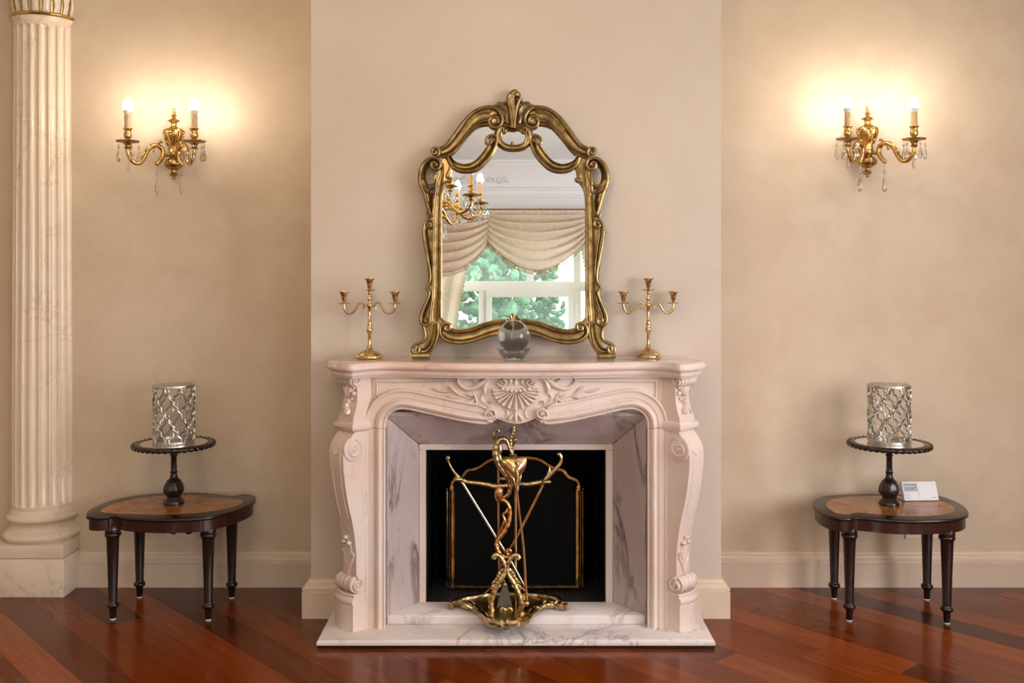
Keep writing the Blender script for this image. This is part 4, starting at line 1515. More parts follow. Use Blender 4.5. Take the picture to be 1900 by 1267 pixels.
# base: knobbly cast border on a plate
zbp = ZST + .018
front = [(836, 1124), (848, 1118), (860, 1123), (876, 1125), (888, 1133), (898, 1145), (912, 1154), (927, 1157), (939, 1155), (952, 1157), (968, 1154), (982, 1144), (992, 1133), (1004, 1126), (1022, 1122), (1036, 1124), (1051, 1127)]
back = [(1051, 1127), (1040, 1114), (1022, 1108), (1003, 1105), (985, 1104), (945, 1102), (905, 1104), (880, 1108), (858, 1112), (845, 1116), (836, 1124)]
fpts = cr([(a, b) for a, b in front], 5)
bpts = cr([(a, b) for a, b in back], 4)
FP = [on_z(a, b, zbp) for a, b in fpts]
BPn = [on_z(a, b, zbp) for a, b in bpts]
MB().prism([on_z(a, b, zbp) for a, b in (fpts[3:-3:3] + bpts[3:-3:3])], lambda p: (p.x, p.y, zbp - .006), lambda p: (p.x, p.y, zbp - .001)).build('base_plate', M['gilt_dark'], st, smooth=False)
MB().tube(FP, [.0165 * (1 + .16 * math.sin(i * 1.1)) * (0.6 + .5 * math.sin(PI * min(1, (i + 8) / 95))) for i in range(len(FP))], 9).build('base_border', OB, st)
MB().tube(BPn, [.013 * (1 + .16 * math.sin(i * 1.3)) for i in range(len(BPn))], 8).build('base_border', OB, st)
for (a, b) in ((836, 1126), (1051, 1128), (861, 1120), (1032, 1120)):
    c_ = on_z(a, b, ZST + .009)
    MB().ball(c_, (.013, .013, .009), 10, 8).build('foot', OB, st)
lv = MB()
for s in (-1, 1):
    for k in range(4):
        c0_, c1_ = on_z(944 + s * (62 + 11 * k), 1121 + 1.5 * (k % 2), zbp + .006), on_z(944 + s * (72 + 11 * k), 1114 + 3 * (k % 2), zbp + .016)
        lv.tube([c0_, (c0_ + c1_) / 2 + Vector((0, 0, .006)), c1_], [.004, .008, .003], 7)
lv.build('base_leaves', OB, st)
a_, b_, c_ = on_z(939, 1152, zbp), on_z(938, 1160, .052), on_z(940, 1167, ZSL)
MB().tube(cr([tuple(a_), tuple(a_ + Vector((0, -.012, .002))), tuple((a_ + c_) / 2 + Vector((0, -.010, .006))), (c_.x, c_.y, ZSL + .014), (c_.x + .006, c_.y - .008, ZSL + .008)], 4), [.008, .010, .012, .013, .013, .013, .013, .012, .011, .010, .009, .008, .0075, .007, .007, .007, .007], 8).build('front_foot', OB, st)
# lyre front
for s in (-1, 1):
    X = (lambda x: x) if s < 0 else (lambda x: 1730 - x)
    pts = [(752, 362, 20), (742, 340, 24), (765, 322, 22), (808, 340, 21), (840, 392, 20), (856, 452, 17), (842, 520, 19), (800, 580, 22), (768, 640, 22), (735, 720, 24), (712, 800, 24), (722, 870, 24), (760, 918, 22), (808, 926, 20), (846, 904, 17), (852, 872, 15), (828, 856, 14), (808, 876, 12), (824, 894, 10)]
    tt('lyre_scroll', z8, [(X(a), b, r) for a, b, r in pts], y=-.185, knob=.07)
    lf = [(860, 470, 8), (828, 470, 15), (800, 500, 16), (780, 545, 12), (745, 590, 13), (720, 610, 6)]
    tt('lyre_leaf', z8, [(X(a), b, r) for a, b, r in lf], y=-.178, knob=.2)
    tt('brace', z8, [(X(790), 480, 9, .02), (X(740), 600, 8, .03), (X(640), 720, 7, .05), (X(530), 775, 6, .06)], y=-.18, mat=BR)
for s in (-1, 1):
    X = (lambda x: x) if s < 0 else (lambda x: 1730 - x)
    for q in ([(742, 690, 4), (722, 660, 12), (735, 630, 13), (760, 615, 4)], [(712, 800, 5), (690, 770, 12), (692, 735, 10), (712, 715, 4)], [(730, 880, 5), (700, 862, 12), (692, 832, 9), (700, 815, 3)],
              [(850, 905, 6), (868, 935, 11), (866, 965, 5)], [(768, 640, 5), (796, 640, 11), (806, 612, 4)]):
        tt('lyre_leaf', z8, [(X(a), b, r) for a, b, r in q], y=-.187)
    for q in ([(640, 930, 4), (600, 880, 14), (560, 850, 16), (520, 860, 5)], [(560, 880, 4), (500, 850, 15), (450, 820, 16), (410, 835, 5)], [(700, 1000, 5), (660, 950, 15), (640, 915, 13), (600, 905, 4)], [(800, 985, 5), (760, 1000, 14), (720, 985, 12), (700, 960, 4)]):
        tt('base_leaf', z8, [(X(a), b, r, -.02 if b > 900 else 0) for a, b, r in q], y=-.185)
# S stem
tt('stem_scroll', z8, [(905, 305, 9), (912, 280, 12), (885, 268, 13), (872, 300, 14), (895, 335, 15), (850, 345, 18), (800, 310, 20), (768, 240, 19), (770, 190, 17), (800, 150, 18), (840, 95, 20), (885, 5, 19), (903, -95, 18), (892, -170, 17), (850, -222, 16), (800, -230, 15), (770, -215, 8)], y=-.17, mat=M['copper'], knob=.08)
tt('stem_leaf', z7, [(800, 1180, 8), (830, 1110, 14), (850, 1060, 16), (830, 1000, 10), (860, 980, 14), (885, 930, 8)], y=-.168, mat=M['copper'])
tt('stem_knot', z7, [(785, 875, 12), (790, 850, 28), (788, 800, 36), (795, 750, 34), (790, 722, 20)], y=-.172, mat=M['copper'], seg=12)
tt('upper_scroll', z7, [(832, 832, 12), (882, 800, 17), (906, 730, 20), (892, 650, 21), (842, 570, 23), (785, 490, 25), (756, 400, 26), (764, 312, 25), (800, 252, 24), (846, 240, 20), (876, 275, 15), (900, 340, 13), (925, 388, 12)], y=-.168, knob=.06, seg=10)
tt('upper_leaf', z7, [(800, 290, 8), (806, 350, 16), (800, 400, 12), (808, 460, 15), (835, 540, 8)], y=-.16)
# cross arm with rings
tt('cross_arm', z7, [(345, 640, 17), (420, 655, 17), (480, 676, 15), (560, 684, 17), (620, 692, 16), (690, 704, 18), (745, 718, 20), (830, 715, 18), (930, 705, 17), (1010, 696, 16), (1080, 700, 17), (1150, 688, 18), (1230, 675, 18), (1275, 672, 16)], y=-.145, knob=.12)
for (x, y) in ((388, 640), (1272, 668)):
    c_ = W(*z7(x, y), -.145)
    MB().tube([c_ + Vector((.017 * math.cos(t), .017 * math.sin(t), 0)) for t in [2 * PI * k / 20 for k in range(20)]], .0065, 8, closed=True).build('tool_ring', OB, st)
tt('cross_arm_back', z7, [(925, 690, 14, -.01), (900, 660, 13, .03), (860, 640, 13, .06), (790, 640, 12, .07)], y=-.14)
# pole and leaf finial
pb = W(0, 0, 0)
c0_ = W(*z7(960, 720), -.14)
MB().tube([Vector((c0_.x, -.14, zbp)), Vector((c0_.x, -.14, W(*z7(925, 400), -.14).z))], .0062, 10).build('pole', BR, st)
tt('finial_collar', z7, [(930, 445, 10), (930, 430, 22), (928, 415, 14), (926, 400, 24), (926, 388, 14), (925, 378, 20), (924, 368, 12)], y=-.14, mat=BR, n=3, seg=12)
tt('finial', z7, [(924, 372, 14), (912, 320, 17), (905, 265, 19), (918, 215, 18), (940, 165, 17), (942, 125, 16), (925, 96, 13), (898, 85, 6)], y=-.14, knob=.08, seg=10)
tt('finial_leaf', z7, [(928, 330, 6), (938, 280, 13), (955, 248, 17), (975, 236, 6)], y=-.138)

# shovel: hammered scoop, rod with a ball end
sh_ = thing('fire_shovel', 'brass fire shovel with hammered scoop hanging on the tool stand', 'shovel', on_z(975, 1128, zbp))
rows = [(440, 820, 1066, .000, .5), (470, 822, 1070, -.008, 1), (520, 842, 1062, -.018, 1), (560, 862, 1046, -.022, 1), (600, 884, 1022, -.022, 1), (640, 918, 1010, -.018, 1), (690, 934, 1002, -.014, 1), (740, 950, 998, -.010, 1), (775, 962, 992, -.006, 1)]
rs = []
for (y, xa, xb, dy, _) in cr(rows, 3):
    ring = []
    for k in range(11):
        t = k / 10
        bulge = math.sin(PI * t)
        ring.append(W(*z7(xa + (xb - xa) * t, y + 16 * (t - .5) * -1 * (1 if y < 520 else .3)), -.195 + dy * bulge - .004))
    for k in range(10, -1, -1):
        t = k / 10
        bulge = math.sin(PI * t)
        ring.append(W(*z7(xa + (xb - xa) * t, y + 16 * (t - .5) * -1 * (1 if y < 520 else .3)), -.191 + dy * bulge))
    rs.append(ring)
scoop = MB().rings(rs).build('scoop', BR, sh_)
for q in ([(955, 455, 9), (985, 500, 12), (965, 545, 10), (980, 600, 11), (975, 680, 10), (975, 760, 10)], [(905, 620, 4), (935, 640, 12), (950, 700, 9), (965, 750, 5)], [(1020, 600, 4), (1000, 640, 12), (990, 700, 8), (985, 750, 5)]):
    tt('scoop_leaf', z7, q, par=scoop, y=-.222)
P, R_ = T7(z8, [(975, -310, 9), (1000, -80, 9.5), (1040, 250, 10), (1062, 640, 11), (1070, 740, 12), (1070, 785, 17), (1072, 800, 12)], -.20, 3)
P = [p + Vector((0, .04 * max(0, (i / len(P) - .4)), 0)) for i, p in enumerate(P)]
MB().tube(P, R_, 10).build('rod', M['copper'], sh_)
c_ = P[-1]
MB().ball((c_.x, c_.y, c_.z - .012), .0135, 14, 10).build('ball_end', BR, sh_)
# poker (pale rod leaning to the right)
pk = thing('fire_poker', 'pale brass fire poker slanting down to the right in the stand', 'poker', on_z(965, 1090, zbp))
tt('handle', z7, [(284, 420, 14), (278, 440, 16), (288, 480, 8), (310, 525, 8), (345, 580, 11), (385, 625, 14), (430, 690, 15), (445, 712, 12)], y=-.14, par=pk)
c_ = W(*z7(281, 432), -.14)
MB().ball(c_, .0085, 10, 8).build('knob', BR, pk)
P, R_ = T7(z7, [(440, 705, 11, 0), (600, 965, 11, -.005), (770, 1240, 11, -.01), (905, 1460, 11, -.015), (1030, 1690, 9, -.02), (1060, 1750, 3, -.022)], -.14, 3)
MB().tube(P, R_, 10).build('rod', M['pale'], pk)
# tongs-like second poker leaning to the left
pk = thing('fire_tongs', 'brass fire tool with hooked handle slanting down to the left in the stand', 'fire tool', on_z(930, 1085, zbp))
tt('handle', z7, [(1385, 405, 14), (1402, 396, 16), (1420, 440, 14), (1402, 500, 14), (1345, 560, 16), (1285, 620, 18), (1250, 660, 15), (1228, 705, 12)], y=-.135, par=pk)
tt('spike', z7, [(1285, 600, 14), (1300, 560, 12), (1300, 522, 3)], y=-.135, par=pk)
P, R_ = T7(z7, [(1236, 700, 12, 0), (1130, 915, 12, .002), (1020, 1130, 12, .004), (930, 1300, 11, .006), (830, 1480, 10, .008), (780, 1600, 8, .01)], -.132, 3)
MB().tube(P, R_, 10).build('rod', M['copper'], pk)
# brush
bu = thing('hearth_brush', 'brass hearth brush with grey bristles hanging behind the lyre', 'brush', on_z(936, 1110, zbp))
tt('handle', z7, [(792, 165, 16), (775, 148, 16), (752, 168, 14), (742, 215, 14), (755, 285, 13), (775, 360, 12), (785, 450, 12)], y=-.125, par=bu)
tt('handle_leaf', z7, [(770, 300, 6), (745, 318, 14), (735, 318, 6)], y=-.125, par=bu)
P, R_ = T7(z7, [(785, 440, 10, 0), (787, 900, 10, 0), (790, 1300, 10, -.01), (800, 1560, 10, -.02), (850, 1680, 11, -.03)], -.125, 4)
MB().tube(P, R_, 10).build('rod', M['copper'], bu)
t0, t1 = W(*z8(852, 625), -.155), W(*z8(848, 845), -.155)
br = MB()
for i in range(9):
    for j in range(4):
        u, v = (i - 4) / 4, (j - 1.5) / 1.5
        br.tube([t0 + Vector((u * .008, v * .006, .0)), t1 + Vector((u * .0295, v * .016, rnd.uniform(-.003, .003)))], [.0022, .0040], 5)
br.build('bristles', M['bristle'], bu)['kind'] = 'stuff'
MB().ball(t0 + Vector((0, 0, .004)), (.013, .011, .012), 12, 8).build('ferrule', OB, bu)

# ================================================================ side tables
ZTB = .458
q3 = lambda x, y: (140 + x / 2.533, 680 + y / 2.533)
q4 = lambda x, y: (1490 + x / 2.533, 680 + y / 2.533)


def shrink(poly, d):
    out = []
    n = len(poly)
    ar = sum(poly[i - 1].x * poly[i].y - poly[i].x * poly[i - 1].y for i in range(n))
    sg = 1 if ar > 0 else -1
    for i in range(n):
        a, b, c_ = poly[i - 1], poly[i], poly[(i + 1) % n]
        t = (c_ - a)
        nn = Vector((-t.y, t.x)).normalized() * sg
        out.append(b + nn * d)
    return out


def leg_mesh():
    def wob(a, z, r):
        if .085 < z < .312:
            return 1 - .07 * abs(math.sin(5 * a)) ** .6
        if .338 < z < .372:
            return 1 + .05 * math.cos(10 * a)
        return 1.0
    pr = [(0, .006), (.0125, .006), (.0155, .044), (.017, .047), (.024, .050), (.027, .057), (.024, .064), (.019, .067), (.018, .072), (.0185, .084), (.0187, .086), (.0225, .20), (.0270, .310), (.0272, .314), (.0275, .318), (.030, .322),
          (.0345, .328), (.035, .334), (.031, .338), (.033, .345), (.031, .358), (.024, .370), (.018, .374), (.018, .396), (0, .396)]
    return MB().lathe(pr, 40, wob=wob)


def side_table(label, zf_, outline, inlay, feet):
    pts = [on_z(*zf_(*p), ZTB) for p in outline]
    P2 = [Vector((p[0], p[1])) for p in cr([(p.x, p.y) for p in pts], 5, True)]
    P2 = [Vector((p.x, min(p.y, YB - .004))) for p in P2]
    cen = sum(P2, Vector((0, 0))) / len(P2)
    t = thing('side_table', label, 'table', (cen.x, cen.y, 0), 'dark inlaid side tables')
    mm = MB()
    mm.rings([[(p.x, p.y, z) for p in shrink(P2, d)] for d, z in ((.006, ZTB - .015), (.001, ZTB - .012), (0, ZTB - .006), (.002, ZTB - .001), (.005, ZTB))])
    top = mm.build('table_top', M['darkwood'], t, angle=50)
    I2 = [Vector((p[0], p[1])) for p in cr([tuple(on_z(*zf_(*p), ZTB))[:2] for p in inlay], 5, True)]
    MB().prism(I2, lambda p: (p.x, p.y, ZTB - .002), lambda p: (p.x, p.y, ZTB + .0006)).build('burl_inlay', M['burl'], top, smooth=False)
    A2 = shrink(P2, .012)
    mm = MB()
    B2 = shrink(P2, .030)
    mm.rings([[(p.x, p.y, ZTB - .0155) for p in A2], [(p.x, p.y, ZTB - .062) for p in A2], [(p.x, p.y, ZTB - .062) for p in B2], [(p.x, p.y, ZTB - .0155) for p in B2]], loop=True)
    mm.build('apron', M['mahogany'], t, angle=45)
    for (px, py) in feet:
        f_ = on_z(px, py, 0)
        l = leg_mesh()
        l.v = [Vector((v.x + f_.x, v.y + f_.y, v.z * (ZTB - .016) / .396)) for v in l.v]
        lg = l.build('leg', M['darkwood'], t, angle=50)
        MB().lathe([(0, 0.0003), (.011, 0.0003), (.0125, .003), (.012, .0068), (0, .0068)], 16, Matrix.Translation((f_.x, f_.y, 0))).build('glide', M['bulbbase'], lg)
    return t


side_table('dark wooden side table with burl top beside the fluted column', q3,
           [(48, 697), (62, 674), (120, 645), (200, 620), (300, 603), (420, 594), (540, 592), (640, 596), (740, 606), (790, 599), (835, 603), (849, 618), (835, 640), (765, 672), (690, 693), (600, 710), (500, 716), (400, 718), (300, 714), (230, 708), (180, 699), (150, 704), (100, 708), (60, 705)],
           [(118, 680), (170, 650), (250, 628), (350, 613), (450, 606), (560, 605), (680, 613), (770, 626), (785, 640), (740, 660), (640, 680), (520, 692), (400, 696), (280, 693), (180, 689)],
           [(209.5, 1149), (386.5, 1150.5), (259, 1108.5), (430, 1109.5)])
side_table('dark wooden side table with burl top holding the white thermostat', q4,
           [(42, 650), (50, 630), (90, 610), (170, 601), (300, 597), (450, 598), (560, 601), (640, 607), (700, 625), (750, 650), (778, 680), (770, 700), (720, 715), (620, 722), (500, 724), (400, 720), (310, 711), (250, 707), (225, 712), (180, 712), (120, 700), (70, 678)],
           [(108, 650), (130, 628), (200, 614), (330, 609), (470, 611), (590, 618), (670, 640), (712, 665), (700, 685), (640, 698), (540, 703), (420, 700), (320, 692), (260, 686), (210, 694), (160, 690), (125, 670)],
           [(1576, 1152), (1757, 1157), (1548, 1111), (1720, 1113)])


# ================================================================ pedestal trays and hurricane lanterns
def tray_stand(label, px, py):
    b = on_z(px, py, ZTB + .0006)
    t = thing('pedestal_tray', label, 'tray stand', b, 'pedestal trays on the side tables', local=True)
    zt_ = W(0, 821, b.y).z - ZTB
    h = zt_ - .020
    k = .000962
    pr = [(0, 655), (47, 655), (48, 647), (45, 641), (37, 633), (31, 624), (38, 612), (45, 600), (46, 590), (41, 570), (31, 550), (19, 540), (15, 525), (15, 517), (19, 514), (15, 510), (14, 505), (13, 445), (17, 441), (17, 436), (13, 432), (14, 418), (22, 410), (32, 404), (0, 402)]
    sc2 = h / ((655 - 402) * k)
    MB().lathe([(r * k, (655 - y) * k * sc2) for r, y in pr], 40, wob=lambda a, z, r: 1 + (.06 * math.cos(8 * a + 30 * z) if .045 < z < .105 else 0)).build('pedestal', M['darkwood'], t, angle=50)
    R0 = .176
    tr = MB().lathe([(0, h), (R0 - .03, h), (R0 - .012, h + .004), (R0 - .004, h + .010), (R0 - .004, h + .018), (R0 - .010, zt_ + .0015), (R0 - .024, zt_ + .0015), (R0 - .028, zt_ - .002), (0, zt_ - .002)], 64).build('tray', M['darkwood'], t)
    rope = MB()
    n1, n2 = 240, 8
    rs_ = []
    for i in range(n1):
        a = 2 * PI * i / n1
        ring = []
        for j in range(n2):
            p = 2 * PI * j / n2
            rr_ = .0085 * (1 + .22 * math.cos(40 * a - p))
            ring.append(((R0 - .002 + rr_ * math.cos(p)) * math.cos(a), (R0 - .002 + rr_ * math.cos(p)) * math.sin(a), h + .011 + rr_ * 1.15 * math.sin(p)))
        rs_.append(ring)
    rope.rings(rs_, loop=True)
    rope.build('rope_edge', M['darkwood'], tr, angle=80)
    MB().lathe([(0, zt_ - .0018), (R0 - .030, zt_ - .0018), (R0 - .030, zt_ - .0006), (0, zt_ - .0006)], 64).build('mirror_inset', M['mirror'], tr)
    return b, zt_ + b.z


def lantern(label, b, zt_, turn):
    t = thing('hurricane_lantern', label, 'lantern', (b.x, b.y, zt_ - .0003), 'lattice lanterns on the pedestal trays', local=True)
    R0, H = .0885, W(0, 713, b.y).z - zt_
    MB().lathe([(0, .0), (R0 + .001, .0), (R0 + .003, .004), (R0 + .002, .014), (R0 - .003, .015), (R0 - .004, .004), (0, .004)], 48).build('base', M['silver'], t)
    MB().lathe([(R0 - .002, H - .012), (R0 + .003, H - .012), (R0 + .004, H - .006), (R0 + .003, H), (R0 - .002, H)], 48).build('top_ring', M['silver'], t)
    lat = MB()
    n = 8
    z0, z1_ = .008, H - .006
    rows_ = 4.5
    for sgn in (-1, 1):
        for k in range(n):
            P = []
            for i in range(81):
                u = i / 80 * rows_
                th = 2 * PI / n * (k + sgn * (u / 2 + .05 * math.sin(4 * PI * u)))
                rr_ = R0 + (.0018 if sgn > 0 else -.0002) * math.cos(PI * u)
                P.append((rr_ * math.cos(th + turn), rr_ * math.sin(th + turn), z0 + (z1_ - z0) * i / 80))
            lat.tube(P, .0048, 6)
    lat.build('lattice', M['silver'], t)
    MB().rings([[((R0 - .010) * math.cos(2 * PI * k / 48), (R0 - .010) * math.sin(2 * PI * k / 48), z) for k in range(48)] for z in (.0045, H + .012)], cap=(False, False)).tube([((R0 - .010) * math.cos(2 * PI * k / 48), (R0 - .010) * math.sin(2 * PI * k / 48), H + .012) for k in range(48)], .0012, 6, closed=True).build('glass_cylinder', M['lampglass'], t)
    return t


b, z_ = tray_stand('dark pedestal tray with rope edge on the left side table', 322.5, 934)
lantern('lattice lantern with glass cylinder on the left pedestal tray', b, z_, 0.0)
b, z_ = tray_stand('dark pedestal tray with rope edge next to the thermostat', 1650, 936)
lantern('lattice lantern with glass cylinder above the thermostat table', b, z_, 0.3)

# ================================================================ thermostat
pa, pb_ = on_z(1678.5, 930, ZTB + .001), on_z(1743, 929, ZTB + .001)
th_ = thing('thermostat', 'white wireless thermostat with small grey display on the side table', 'thermostat', ((pa + pb_) / 2), local=True)
th_.rotation_euler = (0, 0, math.atan2(pb_.y - pa.y, pb_.x - pa.x))
TW = (pb_ - pa).length
TL = math.radians(-24)
Tm = Matrix.Rotation(TL, 4, 'X')
TH_ = .090


def tb(name, x0, x1, z0, z1__, y0, y1, mat, par, bev=0):
    return MB().box(x0, x1, y0, y1, z0, z1__, Tm).build(name, mat, par, smooth=False, bevel=bev, off=Vector((0, 0, 0)))


body = tb('body', -TW / 2, TW / 2, .002, TH_, 0, .022, M['plastic'], th_, .003)
tb('flap_seam', -.008, -.0065, .004, TH_ - .002, -.0006, .001, M['lcd'], body)
tb('front_lip', -TW / 2 + .001, TW / 2 - .001, .003, .009, -.0025, .002, M['plastic'], body, .001)
scn = tb('display', -TW / 2 + .008, -.014, TH_ - .046, TH_ - .014, -.0006, .001, M['lcd'], body)
tb('display_bezel', -TW / 2 + .008, -.014, TH_ - .015, TH_ - .012, -.0010, .001, M['ink'], scn)
tb('display_bezel', -.017, -.014, TH_ - .046, TH_ - .012, -.0010, .001, M['ink'], scn)
for i in range(2):
    z0 = .012 + .0165 * i
    tb('button_edge', -TW / 2 + .010, -TW / 2 + .031, z0 - .001, z0 + .0145, -.0008, .001, M['lcd'], body)
    bt = tb('button', -TW / 2 + .0105, -TW / 2 + .0295, z0 + .0005, z0 + .014, -.0022, .001, M['plastic'], body, .0006)
    if i:
        tb('mark', -TW / 2 + .0185, -TW / 2 + .0225, z0 + .006, z0 + .008, -.0025, -.002, M['lcd'], bt)
    else:
        tb('mark', -TW / 2 + .0185, -TW / 2 + .0225, z0 + .005, z0 + .009, -.0025, -.002, M['lcd'], bt)


def text(name, s_, size, x, z, mat, par, off):
    cu = bpy.data.curves.new(name, 'FONT')
    cu.body = s_
    cu.size = size
    cu.extrude = .0001
    o_ = bpy.data.objects.new(name, cu)
    col.objects.link(o_)
    dg = bpy.context.evaluated_depsgraph_get()
    me = bpy.data.meshes.new_from_object(o_.evaluated_get(dg))
    bpy.data.objects.remove(o_)
    me.name = name
    me.transform(Tm @ Matrix.Translation((x, off, z)) @ Matrix.Rotation(PI / 2, 4, 'X'))
    me.materials.append(mat)
    ob = bpy.data.objects.new(name, me)
    col.objects.link(ob)
    ob.parent = par
    return ob


text('digits', '10:59', .019, -TW / 2 + .012, TH_ - .041, M['ink'], scn, -.0009)
text('small_digits', '21', .008, -.025, TH_ - .030, M['ink'], scn, -.0009)
text('brand_lettering', 'SALUS', .006, TW / 2 - .026, .013, M['ink'], body, -.0004)
tb('brand_dot', TW / 2 - .032, TW / 2 - .028, .013, .0155, -.0006, .001, M['redink'], body)
MB().box(-TW / 2 - .004, -TW / 2 + .012, .028, .085, 0, .005).box(TW / 2 - .016, TW / 2 + .0, .028, .085, 0, .005).box(-TW / 2 + .01, TW / 2 - .014, .030, .036, .0, .05).build('foot_bracket', M['plastic'], th_, smooth=False, off=Vector((0, 0, 0)))


# ================================================================ wall sockets
def socket(label, px0, px1, py):
    a, b = W(px0, py, YB), W(px1, py, YB)
    w = (b.x - a.x) / 2
    t = thing('wall_socket', label, 'socket', ((a.x + b.x) / 2, YB, a.z), 'power sockets behind the side tables')
    MB().box(a.x, b.x, YB - .009, YB - .0003, a.z, a.z + .08).build('cover_plate', M['trim'], t, smooth=False, bevel=.002)
    for i in range(2):
        cxx = a.x + w * (i + .5)
        Rm = Matrix.Translation((cxx, YB - .0095, a.z + .04)) @ Matrix.Rotation(PI / 2, 4, 'X')
        g_ = MB().lathe([(.0235, -.001), (.0235, .003), (.021, .003), (.020, -.0005), (0, -.0005)], 24, Rm).build('outlet', M['plastic'], t)
        for s in (-1, 1):
            MB().lathe([(0, 0), (.0026, 0), (.0026, .001), (0, .001)], 10, Matrix.Translation((cxx + s * .0095, YB - .0091, a.z + .04)) @ Matrix.Rotation(PI / 2, 4, 'X')).build('pin_hole', M['ink'], g_)


socket('double wall socket behind the left side table', 308.5, 365, 998)
socket('double wall socket behind the right side table', 1679, 1744, 999)

# ================================================================ wall sconces and chandelier
KB, KA = 4.70 / F / 5.759, 4.53 / F / 5.759
drop_me = MB().lathe([(0, 0), (.0022, -.003), (.0022, -.006), (.0060, -.020), (.0088, -.032), (.0088, -.038), (.0050, -.046), (0, -.049)], 6).build('crystal_drop', M['crystal'], smooth=False)
bead_me = MB().lathe([(0, 0), (.003, -.0025), (.0046, -.006), (.0046, -.008), (.003, -.0115), (0, -.014)], 6).build('crystal_bead', M['crystal'], smooth=False)
link_me = MB().tube([(0, 0, 0), (0, 0, -.012)], .0008, 5).build('crystal_link', M['gilt_dark'])
for o in (drop_me, bead_me, link_me):
    col.objects.unlink(o)


def crystal(par, p, sc3, rr_, long=1.0):
    """hanging cut-crystal drop: bead above a pear"""
    o = bpy.data.objects.new('crystal_drop', drop_me.data)
    col.objects.link(o)
    o.parent = par
    o.location = (p[0], p[1], p[2] - .026 * sc3)
    o.scale = (sc3, sc3, sc3 * long)
    o.rotation_euler.z = rr_
    for me, nm, dz in ((bead_me.data, 'crystal_bead', 0.016), (link_me.data, 'wire_link', .026)):
        b_ = bpy.data.objects.new(nm, me)
        col.objects.link(b_)
        b_.parent = o
        b_.location = (0, 0, dz)


def candle_arm(par, dirv, off, dz, sr, s, mats, drops, bulb, ups=1.0, seed=0):
    """curved arm leaving the body along dirv (plan vector to the tip); s scales the candle end"""
    rr_ = random.Random(seed)
    gm, dm = mats
    u = Vector((dirv[0], dirv[1], 0))
    K = KA * s
    o_ = Vector(off)

    def P3(f, y):
        return o_ + u * f + Vector((0, 0, dz * min(1, f) + (650 - y) * K))
    path = [(.36, 872, 15), (.385, 862, 19), (.33, 842, 21), (.25, 775, 22), (.265, 705, 23), (.36, 668, 23), (.48, 670, 23), (.575, 715, 22), (.645, 785, 22), (.74, 848, 22), (.84, 852, 21), (.93, 812, 20), (.995, 745, 18), (1.0, 700, 17)]
    Q = cr(path, 5)
    a = MB()
    a.tube([P3(f, y) for f, y, r in Q], [r * K * 1.15 for f, y, r in Q], 10)
    arm = a.build('arm', gm, par)
    a = MB()
    for q in ([(.38, 665, 12), (.34, 640, 14), (.29, 625, 13), (.26, 640, 8)], [(.42, 700, 9), (.46, 720, 13), (.44, 738, 7)], [(.62, 760, 12), (.66, 745, 15), (.70, 770, 9)], [(.93, 800, 10), (.90, 770, 13), (.87, 765, 6)]):
        c_ = cr(q, 4)
        a.tube([P3(f, y) for f, y, r in c_], [r * K for f, y, r in c_], 7)
    a.ball(P3(.375, 862), (.010 * s, .010 * s, .012 * s), 8, 6)
    a.build('arm_leaves', gm, arm)
    a = MB()
    a.tube([P3(.08, 770), P3(.16, 770), P3(.25, 772)], [16 * K, 22 * K, 14 * K], 10)
    a.build('arm_boss', dm, arm)
    tip = o_ + u + Vector((0, 0, dz))
    T_ = Matrix.Translation(tip)
    z = lambda y: (650 - y) * K
    bob = MB().lathe([(r * K, z(y)) for r, y in [(0, 702), (34, 700), (40, 692), (30, 684), (26, 672), (38, 650), (52, 636), (110, 628), (122, 618), (118, 612), (60, 618), (25, 612), (0, 612)]], 40, T_,
                     wob=lambda a_, zz_, r: 1 + (.07 * math.cos(8 * a_) if r > .03 * s else 0)).build('drip_pan', dm, arm, angle=60)
    MB().lathe([(r * K, z(y)) for r, y in [(0, 612), (20, 612), (18, 600), (36, 582), (42, 560), (38, 530), (32, 508), (44, 492), (50, 484), (48, 478), (34, 482), (0, 482)]], 20, T_, wob=lambda a_, zz_, r: 1 + .04 * math.cos(7 * a_)).build('candle_cup', gm, arm, angle=60)
    sl = MB().lathe([(r * K, z(y)) for r, y in [(0, 482), (33, 482), (33, 338), (30, 333), (0, 333)]], 20, T_)
    for k in range(4):
        a_ = k * 1.7 + seed
        c_ = tip + Vector((33 * K * math.cos(a_), 33 * K * math.sin(a_), 0))
        sl.tube([c_ + Vector((0, 0, z(336))), c_ + Vector((0, 0, z(360))), c_ + Vector((0, 0, z(378 + 12 * (k % 2))))], [4 * K, 5 * K, 6 * K], 6)
    sl.build('candle_sleeve', M['ivory'], arm)
    MB().lathe([(r * K, z(y)) for r, y in [(0, 333), (30, 333), (44, 300), (48, 288), (0, 288)]], 20, T_).build('bulb_base', M['bulbbase'], arm)
    MB().lathe([(r * K, z(y)) for r, y in [(0, 288), (48, 288), (52, 265), (50, 235), (40, 200), (24, 170), (8, 154), (0, 152)]], 14, T_).build('bulb', bulb, arm)
    for k in range(drops):
        a_ = 2 * PI * (k + .3) / drops + seed
        crystal(par, tip + Vector((112 * K * math.cos(a_), 112 * K * math.sin(a_), z(634))), 1.15 * s, a_)
    crystal(par, P3(.99, 742), .95 * s, .4, 1.25)
    p_ = P3(.375, 875)
    MB().tube([p_, p_ - Vector((0, 0, .022 * s))], .0011, 5).build('wire', dm, arm)
    crystal(par, p_ - Vector((0, 0, .018 * s)), 1.5 * s, .2, 1.1)


